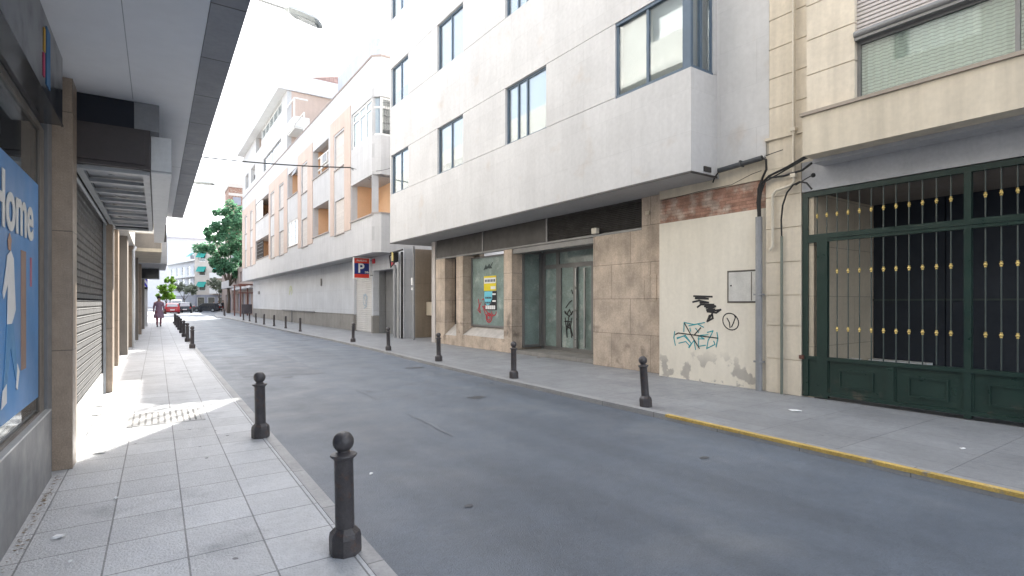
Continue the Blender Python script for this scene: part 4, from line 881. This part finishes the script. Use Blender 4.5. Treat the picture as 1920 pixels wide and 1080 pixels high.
for i, (x, y) in enumerate([(-.70,9.7),(-.66,8.95)]):
    MB().box(x-.06, x+.05, y-.04, y+.04, .0, .006).build('pavement_slot', m_black, base=(x,y,0), label=['small dark metal slot plate in the pavement nearer the perforated shutter bottom','small dark metal slot plate on the pavement in front of the other one'][i], cat='floor plate', group='slot plates at the shutter')

# ================================================================== TREES
def tree(x, y, h, trunk_h, blobs, lm, nleaf, leaf, lb, group, name='tree', tr=.18):
    r = empty(name, (x,y,0), 0, label=lb, cat='tree', group=group)
    tk = MB(); tk.tube([(x,y,0),(x+.08,y,trunk_h*.5),(x-.05,y+.1,trunk_h),(x,y,trunk_h+h*.3)], [tr,tr*.8,tr*.65,tr*.3], 9)
    for (bx_, by_, bz_, br_) in blobs:
        tk.tube([(x,y,trunk_h*.9),(x+(bx_)*.5,y+by_*.5,(trunk_h+bz_)*.5),(x+bx_,y+by_,bz_)], [tr*.45,tr*.25,tr*.08], 6)
    tk.build('trunk', m_bark, r, smooth=True)
    cm = MB(); rnd = random.Random(int(x*10+y))
    sub = []
    for (bx_, by_, bz_, br_) in blobs:
        for k in range(20):
            u = Vector((rnd.gauss(0,1), rnd.gauss(0,1), rnd.gauss(0,.8))).normalized()*br_*rnd.uniform(.45,1.0); sub.append((bx_+u.x, by_+u.y, bz_+u.z*.8, br_*rnd.uniform(.13,.30)))
    for i in range(nleaf):
        b = rnd.choice(sub); u = Vector((rnd.gauss(0,1), rnd.gauss(0,1), rnd.gauss(0,1))).normalized()*b[3]*rnd.uniform(.5,1.15)
        c = Vector((x+b[0], y+b[1], b[2]))+u; s_ = leaf*rnd.uniform(.6,1.3)
        d1 = Vector((rnd.gauss(0,1), rnd.gauss(0,1), rnd.gauss(0,.5))).normalized(); d2 = d1.cross(Vector((rnd.gauss(0,1), rnd.gauss(0,1), rnd.gauss(0,1)))).normalized()
        cm.poly([tuple(c-d1*s_), tuple(c+d2*s_*.45), tuple(c+d1*s_), tuple(c-d2*s_*.45)])
    cm.build('crown', lm, r)
tree(8.4,84.6,10,4.0,[(0,0,10.8,3.2),(-1.8,.5,8.6,2.2),(1.8,0,8.8,2.6),(.6,0,13.6,2.5),(-1.9,0,11.2,1.8),(2.0,-2,12.6,2.6),(2.4,-3,7.0,2.3),(-.8,0,6.6,1.6),(1.5,-1,6.0,1.8)], m_leaf, 26000, .20, 'tall dense green tree rising beside the end of the white building', 'street trees at the junction', tr=.26)
tree(1.2,97.5,4,1.4,[(0,0,3.6,1.1),(.3,0,4.9,.8),(-.5,0,2.6,1.0),(.5,.2,2.4,.9)], m_leafb, 4200, .15, 'bright yellow-green young tree behind the parked red car', 'street trees at the junction', tr=.1)
tree(3.9,107,4.5,2.0,[(0,0,4.0,1.5),(-1.2,0,4.2,1.0),(1.2,0,3.6,1.1)], m_leafo, 3800, .15, 'greyish olive tree left of the far corner building', 'street trees at the junction', tr=.12)
tree(9.0,104.5,4.5,2.0,[(0,0,4.2,1.5),(-1.0,0,4.9,1.0),(1.2,0,3.6,1.2)], m_leafo, 3800, .15, 'greyish olive tree in front of the beige corner building', 'street trees at the junction', tr=.12)

# ================================================================== FAR BUILDINGS
m_far1 = mat('far_white', (.66,.68,.72), .8, var=.04); m_far2 = mat('far_beige', (.58,.53,.48), .8, var=.05); m_teal = flat('teal_awning', (.02,.28,.24)); m_fgrey = mat('far_grey_shutter', (.28,.29,.34), .6)
a = R(-12.4)
A = empty('apartment_block', (32.5,110.4,0), a, label='pale blue-white apartment block with grey shutters at the end of the street', cat='building')
sA = 32.5; ah = []
for z0, z1 in ((4.6,6.4),(7.0,8.9)):
    for k in range(6): ah.append((113.5+4.0*k, 115.5+4.0*k, z0, z1))
w = MB(); wall_t(w, sA, sA+.4, 111.5, 138, 2.9, 11.9, ah+[(119,121.5,10.2,11.3),(114,116.4,10.2,11.3)]); w.box(sA+.8, sA+9, 111.5, 138, 0, 11.85); w.build('wall', m_far1, A)
MB().box(sA-.9, sA+.4, 111.5, 138, 9.65, 9.95).box(sA-.6, sA, 111.5, 138, 6.55, 6.7).box(sA-.6, sA, 111.5, 138, 4.2, 4.35).build('cornice', m_whitemetal, A)
MB().box(sA-.02,sA+2,111.5,138,9.96,10.05).prism([(sA+1,111.5,11.9),(sA+6,111.5,13),(sA+9,111.5,11.9)],(0,26,0)).build('tiled_roof', m_tile, A)
for k, h in enumerate(ah): window(A, sA, h[0], h[1], h[2], h[3], fm=m_whitemetal, cm=m_fgrey if k % 3 else m_darkroom, fw=.12)
MB().prism([(sA,119,11.4),(sA-.9,119,10.6),(sA,119,11.3)],(0,2.4,0)).prism([(sA,114,11.4),(sA-.9,114,10.6),(sA,114,11.3)],(0,2.4,0)).build('awning', m_teal, A)
MB().box(sA+.1, sA+.4, 111.5, 138, 0, 2.9).build('shop_front', m_fgrey, A)
a = R(-56.5)
B = empty('corner_building', (98.1,53.6,0), a, label='beige corner building with teal window awnings and stacked balconies', cat='building')
sB = 98.1; bh = [(t, t+1.3, z, z+1.7) for t in (50.3,53.0,56.0) for z in (3.6,6.4,9.0)]
w = MB(); wall_t(w, sB, sB+.4, 48, 58.0, 2.9, 12.1, bh); w.box(sB+.5, sB+9, 48, 58, 0, 12.0); w.build('wall', m_far2, B)
MB().box(sB-1.0, sB+3, 47.5, 58.3, 12.1, 12.35).box(sB-.9, sB, 48.4, 54.8, 3.1, 3.3).box(sB-.9, sB, 48.4, 54.8, 5.9, 6.1).box(sB-.9, sB, 48.4, 54.8, 8.5, 8.7).box(sB-.9,sB-.82,48.4,54.8,3.3,4.1).box(sB-.9,sB-.82,48.4,54.8,6.1,6.9).build('balcony', m_whitemetal, B)
for h in bh: window(B, sB, *h, fm=m_whitemetal, cm=m_darkroom, fw=.12)
for (t, z) in ((56.0,5.3),(56.0,8.1),(56.0,10.7),(53.0,8.1)): MB().prism([(sB,t-.1,z),(sB-.8,t-.1,z-1.0),(sB,t-.1,z-.3)],(0,1.5,0)).build('awning', m_teal, B)
sf_ = MB(); wall_t(sf_, sB+.05, sB+.4, 48, 58, 0, 2.9, [(48.6+1.9*i, 50.0+1.9*i, 0, 2.5) for i in range(5)]); sf_.build('shop_front', m_fgrey, B)
for i in range(5): window(B, sB+.05, 48.6+1.9*i, 50.0+1.9*i, 0.05, 2.5, fm=m_whitemetal, cm=m_darkroom, fw=.09, name='shop_window')
MB().box(sB-1.6, sB+.1, 48.2, 52, 2.7, 2.85).build('shop_canopy', m_whitemetal, B)
o = empty('distant_block', (6,190,0), 0, label='faint pale block of flats rising behind the blue-white apartment block', cat='building')
MB().box(-4, 15, 185, 200, 0, 20.5).build('wall', m_far1, o); MB().box(-4.5, 15.5, 184.5, 200.5, 20.5, 21).box(2,3,188,190,21,22).build('roof', m_far1, o)
o = empty('brick_tower', (18,157,0), 0, label='red brick tower block top showing above the tall tree', cat='building')
MB().box(15.6, 24, 156, 166, 0, 31.5).build('wall', m_brick, o); MB().box(15.4, 24.2, 155.8, 166.2, 31.5, 32.6).box(15.5, 24.1, 155.9, 155.99, 29.3, 30.0).build('roof', m_far2, o)
MB().box(16.5, 18.4, 155.85, 155.99, 27.0, 29.0).box(19.5,21.4,155.85,155.99,27,29).build('window', m_fgrey, o)
o = empty('low_shop_building', (9.3,64,0), 0, label='low brownish shop building with canopy beyond the white building', cat='building')
wm = MB(); wall_t(wm, 9.3, 9.6, 63, 104, 0, 6.2, [(65+5*k, 68+5*k, .3, 2.7) for k in range(7)]+[(66+6*k, 68+6*k, 4.2, 5.6) for k in range(6)]); wm.box(9.9, 18, 63, 104, 0, 6.1); wm.build('wall', mat('brown_pink_wall', (.33,.26,.23), .8, var=.1), o)
MB().box(8.3, 9.3, 63, 80, 3.1, 3.35).box(8.0, 9.3, 81, 90, 3.5, 3.7).box(8.0,8.1,81,90,3.7,4.5).build('canopy', m_white, o)
MB().box(9.5, 9.55, 63, 104, .3, 5.8).build('shop_window', m_fgrey, o)
o = empty('dark_stone_building', (-3,62,0), 0, label='dark grey stone building behind the left pavement beyond the barber pole', cat='building')
wm = MB(); wall_t(wm, -3.4, -3.0, 60, 130, 0, 8.5, [(64+5*k, 66+5*k, 4, 5.8) for k in range(12)]); wm.box(-14,-3.5,60,130,0,8.4); wm.box(-3.5,-1.0,58.5,59,0,5.5); wm.build('wall', mat('dark_rubble', (.10,.095,.09), .9, var=.3, scale=3), o)
MB().box(-4,-2.7,59.5,130,8.5,8.8).build('roof', m_tile, o)
# brown metal terrace frame
o = empty('terrace_frame', (8.2,62.5,0), 0, label='rust brown metal post frame standing at the end of the white building', cat='shelter')
m_rust = flat('rust_brown', (.13,.05,.04), .6)
for (x, y) in ((7.3,62.3),(8.6,62.3),(7.2,66.5),(8.5,66.5)): MB().box(x-.06,x+.06,y-.06,y+.06,0,3.4).build('post', m_rust, o)
MB().box(7.1,8.8,62.2,62.4,3.3,3.45).box(7.1,8.8,66.4,66.6,3.3,3.45).box(7.2,7.35,62.4,66.4,3.3,3.45).box(8.5,8.65,62.4,66.4,3.3,3.45).box(7.1,8.8,62.2,62.35,2.45,2.55).build('beam', m_rust, o)
MB().box(7.4,8.4,62.25,62.3,.3,1.3).build('panel', mat('planter_dark', (.07,.06,.07), .7), o)

# ================================================================== VEHICLES
m_carglass = flat('reflection_pale_car_glass', (.45,.47,.5), .15)  # white reflection on the car glass put into a pale base colour
def car(x, y, rz, body, lb, w_=1.72, L=3.9, H=1.46, plate=True):
    r = empty('parked_car', (0,0,0), 0, label=lb, cat='car', group='cars at the far junction'); P = FR[r.name]
    side = [(-L/2,.35),(-L/2-.02,.75),(-L/2+.1,.95),(-L/2+.35,H-.08),(-L/2+.7,H),(.35,H),(1.0,.98),(L/2-.25,.85),(L/2,.6),(L/2,.3),(L/2-.4,.22),(-L/2+.3,.22)]
    b = MB(); ns = 5
    secs = []
    for k in range(-ns, ns+1):
        f = k/ns; x_ = f*w_/2; ring = []
        for (yy, zz_) in side:
            tz = zz_ - (max(0, zz_-.95)*0 + (.05*f*f if zz_ > .9 else 0)); pull = 1-.05*f*f
            xx = x_*(1-.22*max(0, zz_-.95)/(H-.95)) if zz_ > .95 else x_
            ring.append((xx, yy*pull, tz))
        secs.append(ring)
    base_ = len(b.v)
    for ring in secs: b.v += ring
    n = len(side)
    for i in range(2*ns):
        for k in range(n): l = (k+1) % n; p = base_+i*n; b.f.append((p+k, p+l, p+n+l, p+n+k))
    b.f.append(tuple(base_+k for k in range(n))); b.f.append(tuple(base_+2*ns*n+k for k in range(n))[::-1])
    b.build('body', body, r, smooth=True)
    q = MB(); q.prism([(-w_*.36,-L/2+.085,1.0),(w_*.36,-L/2+.085,1.0),(w_*.32,-L/2+.31,H-.12),(-w_*.32,-L/2+.31,H-.12)], (0,-.02,.004)); q.build('rear_window', m_carglass, r)
    q = MB(); q.prism([(-w_*.38,1.0,1.0),(w_*.38,1.0,1.0),(w_*.33,.42,H-.06),(-w_*.33,.42,H-.06)], (0,.03,.01)); q.build('windscreen', m_carglass, r)
    for sgn in (-1, 1):
        q = MB(); q.prism([(sgn*w_*.475,-1.35,.99),(sgn*w_*.475,.95,.99),(sgn*w_*.425,.4,H-.1),(sgn*w_*.425,-1.2,H-.1)], (sgn*.025,0,0)); q.build('side_window', m_signdark, r)
        for yy in (-1.2, 1.2):
            wh = MB().tube([(sgn*(w_/2-.2),yy,.31),(sgn*(w_/2+.01),yy,.31)], .31, 16).build('wheel', m_black, r); MB().tube([(sgn*(w_/2-.02),yy,.31),(sgn*(w_/2+.02),yy,.31)], .18, 12).build('rim', m_grill, wh)
        MB().box(sgn*w_*.40-.08, sgn*w_*.40+.08, -L/2-.035, -L/2+.03, .72, .92).build('tail_light', flat('tail_red', (.5,.02,.02), .3), r)
        MB().box(sgn*w_*.38-.12, sgn*w_*.38+.12, L/2-.1, L/2+.02, .58, .70).build('headlight', m_whitemetal, r)
    if plate: MB().box(-.26,.26,-L/2-.04,-L/2+.01,.5,.62).build('number_plate', m_paper, r)
    r.location = (x, y, -.07); r.rotation_euler = (0,0,rz)
m_red = mat('red_car_paint', (.38,.03,.04), .3, var=.02, bump=0); m_dk = mat('dark_car_paint', (.02,.025,.035), .25, var=.02, bump=0); m_wh = mat('white_car_paint', (.7,.7,.7), .3, var=.02, bump=0)
car(1.75, 87, 0, m_red, 'red hatchback parked with its rear towards the camera beside the left pavement')
car(3.5, 92, R(-4), m_dk, 'dark car parked just beyond the red hatchback', H=1.6)
car(2.5, 97, 0, m_wh, 'white van-like car between the red hatchback and the dark car', H=2.0)
car(6.8, 100.2, R(66), m_dk, 'dark car crossing the junction side-on at the end of the street', L=4.4)
def moto(x, y, rz, c, lb):
    r = empty('motorcycle', (0,0,0), 0, label=lb, cat='motorcycle', group='motorcycles parked at the junction')
    for yy in (-.62, .66):
        n0 = MB(); n0.tube([(-.05,yy,.3),(.05,yy,.3)], .3, 16); n0.build('wheel', m_black, r)
    q = MB(); q.prism([(-.14,-.55,.55),(-.14,-.2,.40),(-.14,.3,.42),(-.14,.5,.75),(-.14,.35,.95),(-.14,0,.72),(-.14,-.6,.78)], (.28,0,0)); q.build('body', c, r)
    MB().box(-.13,.13,-.65,.05,.78,.86).build('seat', m_black, r)
    MB().tube([(0,.66,.3),(0,.42,1.0)], .035, 8).tube([(-.33,.36,1.05),(.33,.36,1.05)], .02, 8).build('handlebar', m_grill, r)
    q = MB().box(-.2,.2,.45,.5,.85,1.2); q.build('windshield', m_whitemetal, r)
    r.location = (x, y, -.07); r.rotation_euler = (0,0,rz)
moto(4.5,104,R(40),m_wh,'white scooter parked left of the dark crossing car'); moto(5.4,104.5,R(30),m_red,'dark red scooter parked right of the white one')

# ================================================================== PEOPLE
def person(x, y, rz, H, lb, top, legs_m, coat=False, shoes=m_black, stride=.16, bag=None, group=None):
    r = empty('person', (0,0,0), 0, label=lb, cat='person', group=group)
    k = H/1.75
    J = {'pel':(0,0,.95),'sp':(0,.01,1.15),'ch':(0,.0,1.36),'nk':(0,.01,1.49),'hd':(0,-.01,1.56),'hd2':(0,-.02,1.68),
         'hl':(-.09,0,.90),'kl':(-.10,-.06-stride*.4,.50),'al':(-.10,.02-stride,.09),'tl':(-.10,-.14-stride,.035),
         'hr':(.09,0,.90),'kr':(.10,-.02+stride*.5,.50),'ar':(.10,.05+stride*1.1,.12),'tr':(.10,-.10+stride*1.1,.04),
         'sl':(-.17,.01,1.40),'el':(-.24,.06,1.14),'wl':(-.25,.0+stride*.3,.90),'fl':(-.25,-.02+stride*.3,.80),
         'sr':(.17,.01,1.40),'er':(.24,.03,1.14),'wr':(.24,-.10,.93),'fr':(.23,-.14,.84)}
    rad = {'pel':.135,'sp':.115,'ch':.145,'nk':.055,'hd':.075,'hd2':.085,'hl':.09,'kl':.058,'al':.038,'tl':.035,'hr':.09,'kr':.058,'ar':.038,'tr':.035,'sl':.062,'el':.042,'wl':.028,'fl':.025,'sr':.062,'er':.042,'wr':.028,'fr':.025}
    E_ = [('pel','sp'),('sp','ch'),('ch','nk'),('nk','hd'),('hd','hd2'),('pel','hl'),('hl','kl'),('kl','al'),('al','tl'),('pel','hr'),('hr','kr'),('kr','ar'),('ar','tr'),('ch','sl'),('sl','el'),('el','wl'),('wl','fl'),('ch','sr'),('sr','er'),('er','wr'),('wr','fr')]
    names = list(J); me = bpy.data.meshes.new('body'); me.from_pydata([tuple(c*k for c in J[n]) for n in names], [(names.index(a_), names.index(b_)) for a_, b_ in E_], [])
    me.materials.append(m_skin); o = bpy.data.objects.new('body', me); col.objects.link(o); o.parent = r
    sk = o.modifiers.new('Skin', 'SKIN'); o.modifiers.new('Sub', 'SUBSURF').levels = 1; o.modifiers['Sub'].render_levels = 2; sk.use_smooth_shade = True
    for i, n in enumerate(names): d_ = me.skin_vertices[0].data[i]; d_.radius = (rad[n]*k, rad[n]*k*(.78 if n in ('pel','sp','ch') else 1)); d_.use_root = (n == 'pel')
    def sleeve(m_, ks, f=1.25):
        m_.tube([tuple(c*k for c in J[n]) for n in ks], [rad[n]*k*f for n in ks], 12)
    t_ = MB(); zs = [(.86,.20,.13),(1.0,.175,.12),(1.15,.15,.11),(1.30,.18,.125),(1.40,.19,.11),(1.46,.11,.08)]
    if coat: zs = [(.50,.27,.20),(.70,.24,.18)]+zs
    rings = []
    for z, rx, ry in zs:
        b_ = len(t_.v); t_.v += [(rx*k*math.cos(q*math.pi/8), ry*k*math.sin(q*math.pi/8), z*k) for q in range(16)]; rings.append(b_)
    for b_, c_ in zip(rings, rings[1:]):
        for q in range(16): l = (q+1) % 16; t_.f.append((b_+q, b_+l, c_+l, c_+q))
    sleeve(t_, ['sl','el','wl']); sleeve(t_, ['sr','er','wr']); t_.build('coat' if coat else 'shirt', top, r, smooth=True)
    l_ = MB(); sleeve(l_, ['hl','kl','al'], 1.2); sleeve(l_, ['hr','kr','ar'], 1.2); l_.build('trousers', legs_m, r, smooth=True)
    s_ = MB()
    for n in ('l', 'r'): c_ = J['t'+n]; s_.sphere((c_[0]*k, (c_[1]+.05)*k, .045*k), .05*k, 10, 6, (1,2.4,.9))
    s_.build('shoes', shoes, r, smooth='all')
    h_ = MB().sphere((0,.025*k,1.685*k), .108*k, 14, 10, (.95,1.0,1.08)); h_.build('hair', m_hair, r, smooth='all')
    fc = MB().sphere((-.03*k,-.098*k,1.655*k), .011*k, 6, 4).sphere((.03*k,-.098*k,1.655*k), .011*k, 6, 4); fc.build('eyes', m_black, r)
    MB().sphere((0,-.108*k,1.625*k), .014*k, 6, 4, (1,1.2,1.6)).build('nose', m_skin, r)
    if bag: MB().box(.24*k,.34*k,-.1*k,.2*k,.75*k,1.02*k).tube([(.29*k,.05*k,1.0*k),(.18*k,0,1.42*k)], .01, 5).build('bag', bag, r)
    r.location = (x, y, 0); r.rotation_euler = (0,0,rz)
m_coat = mat('mauve_coat', (.27,.17,.23), .8, var=.2, scale=8); m_pants = flat('dark_red_leggings', (.24,.09,.12), .8)
person(.11, 39.6, R(6), 1.86, 'person in a mauve knee-length coat walking towards the camera on the left pavement', m_coat, m_pants, coat=True, bag=m_rust)
m_dkc = flat('black_clothes', (.02,.02,.025), .8)
person(8.6, 101.2, R(30), 1.75, 'person in black on the far right corner nearest the kerb', m_dkc, flat('pale_trousers', (.5,.5,.5)), group='pedestrians on the far right corner')
person(9.15, 100.6, R(-30), 1.8, 'person all in black on the far right corner nearest the shops', m_dkc, m_dkc, group='pedestrians on the far right corner')
person(8.0, 102.5, R(100), 1.72, 'person in a grey top standing at the far kerb beside the crossing car', flat('grey_top', (.2,.2,.22)), m_dkc, group='pedestrians on the far right corner')

# ================================================================== LIGHT, SKY, CAMERA
az, el = R(31.5), R(38.6)           # sun bearing measured from +Y towards +X, and its height
w = bpy.data.worlds.new('World'); scene.world = w; w.use_nodes = True; nt = w.node_tree
bg = nt.nodes['Background']; sky = nt.nodes.new('ShaderNodeTexSky'); sky.sky_type = 'NISHITA'; sky.sun_disc = False
sky.sun_elevation = el; sky.sun_rotation = az; sky.air_density = 1.0; sky.dust_density = 3.0; sky.ozone_density = 1.0
hs = nt.nodes.new('ShaderNodeHueSaturation'); hs.inputs['Saturation'].default_value = .68
nt.links.new(sky.outputs[0], hs.inputs['Color']); veil = nt.nodes.new('ShaderNodeMix'); veil.data_type = 'RGBA'; veil.inputs[0].default_value = .58; veil.inputs[7].default_value = (3.9,4.1,4.45,1)   # thin bright cloud
nt.links.new(hs.outputs[0], veil.inputs[6]); nt.links.new(veil.outputs[2], bg.inputs[0]); bg.inputs[1].default_value = .14
sd = bpy.data.lights.new('Sun', 'SUN'); sd.energy = 4.5; sd.angle = R(.53); sd.color = (1.0,.95,.87)
so = bpy.data.objects.new('Sun', sd); col.objects.link(so)
dv = Vector((-math.sin(az)*math.cos(el), -math.cos(az)*math.cos(el), -math.sin(el)))
so.rotation_euler = dv.to_track_quat('-Z', 'Y').to_euler(); so.location = (0,0,60)
cd = bpy.data.cameras.new('Camera'); cd.lens = 18.75; cd.sensor_width = 36; cd.shift_y = 27/1920; cd.clip_start = .05; cd.clip_end = 900
co = bpy.data.objects.new('Camera', cd); col.objects.link(co); co.location = (0,0,1.5); co.rotation_euler = (R(90), 0, R(-33.664)); scene.camera = co
scene.render.engine = 'CYCLES'; scene.cycles.max_bounces = 8; scene.cycles.diffuse_bounces = 5; scene.cycles.transparent_max_bounces = 12
scene.cycles.use_denoising = True; scene.cycles.sample_clamp_indirect = 8
vs = scene.view_settings; vs.view_transform = 'Standard'; vs.look = 'None'; vs.gamma = 1; vs.exposure = 2.24
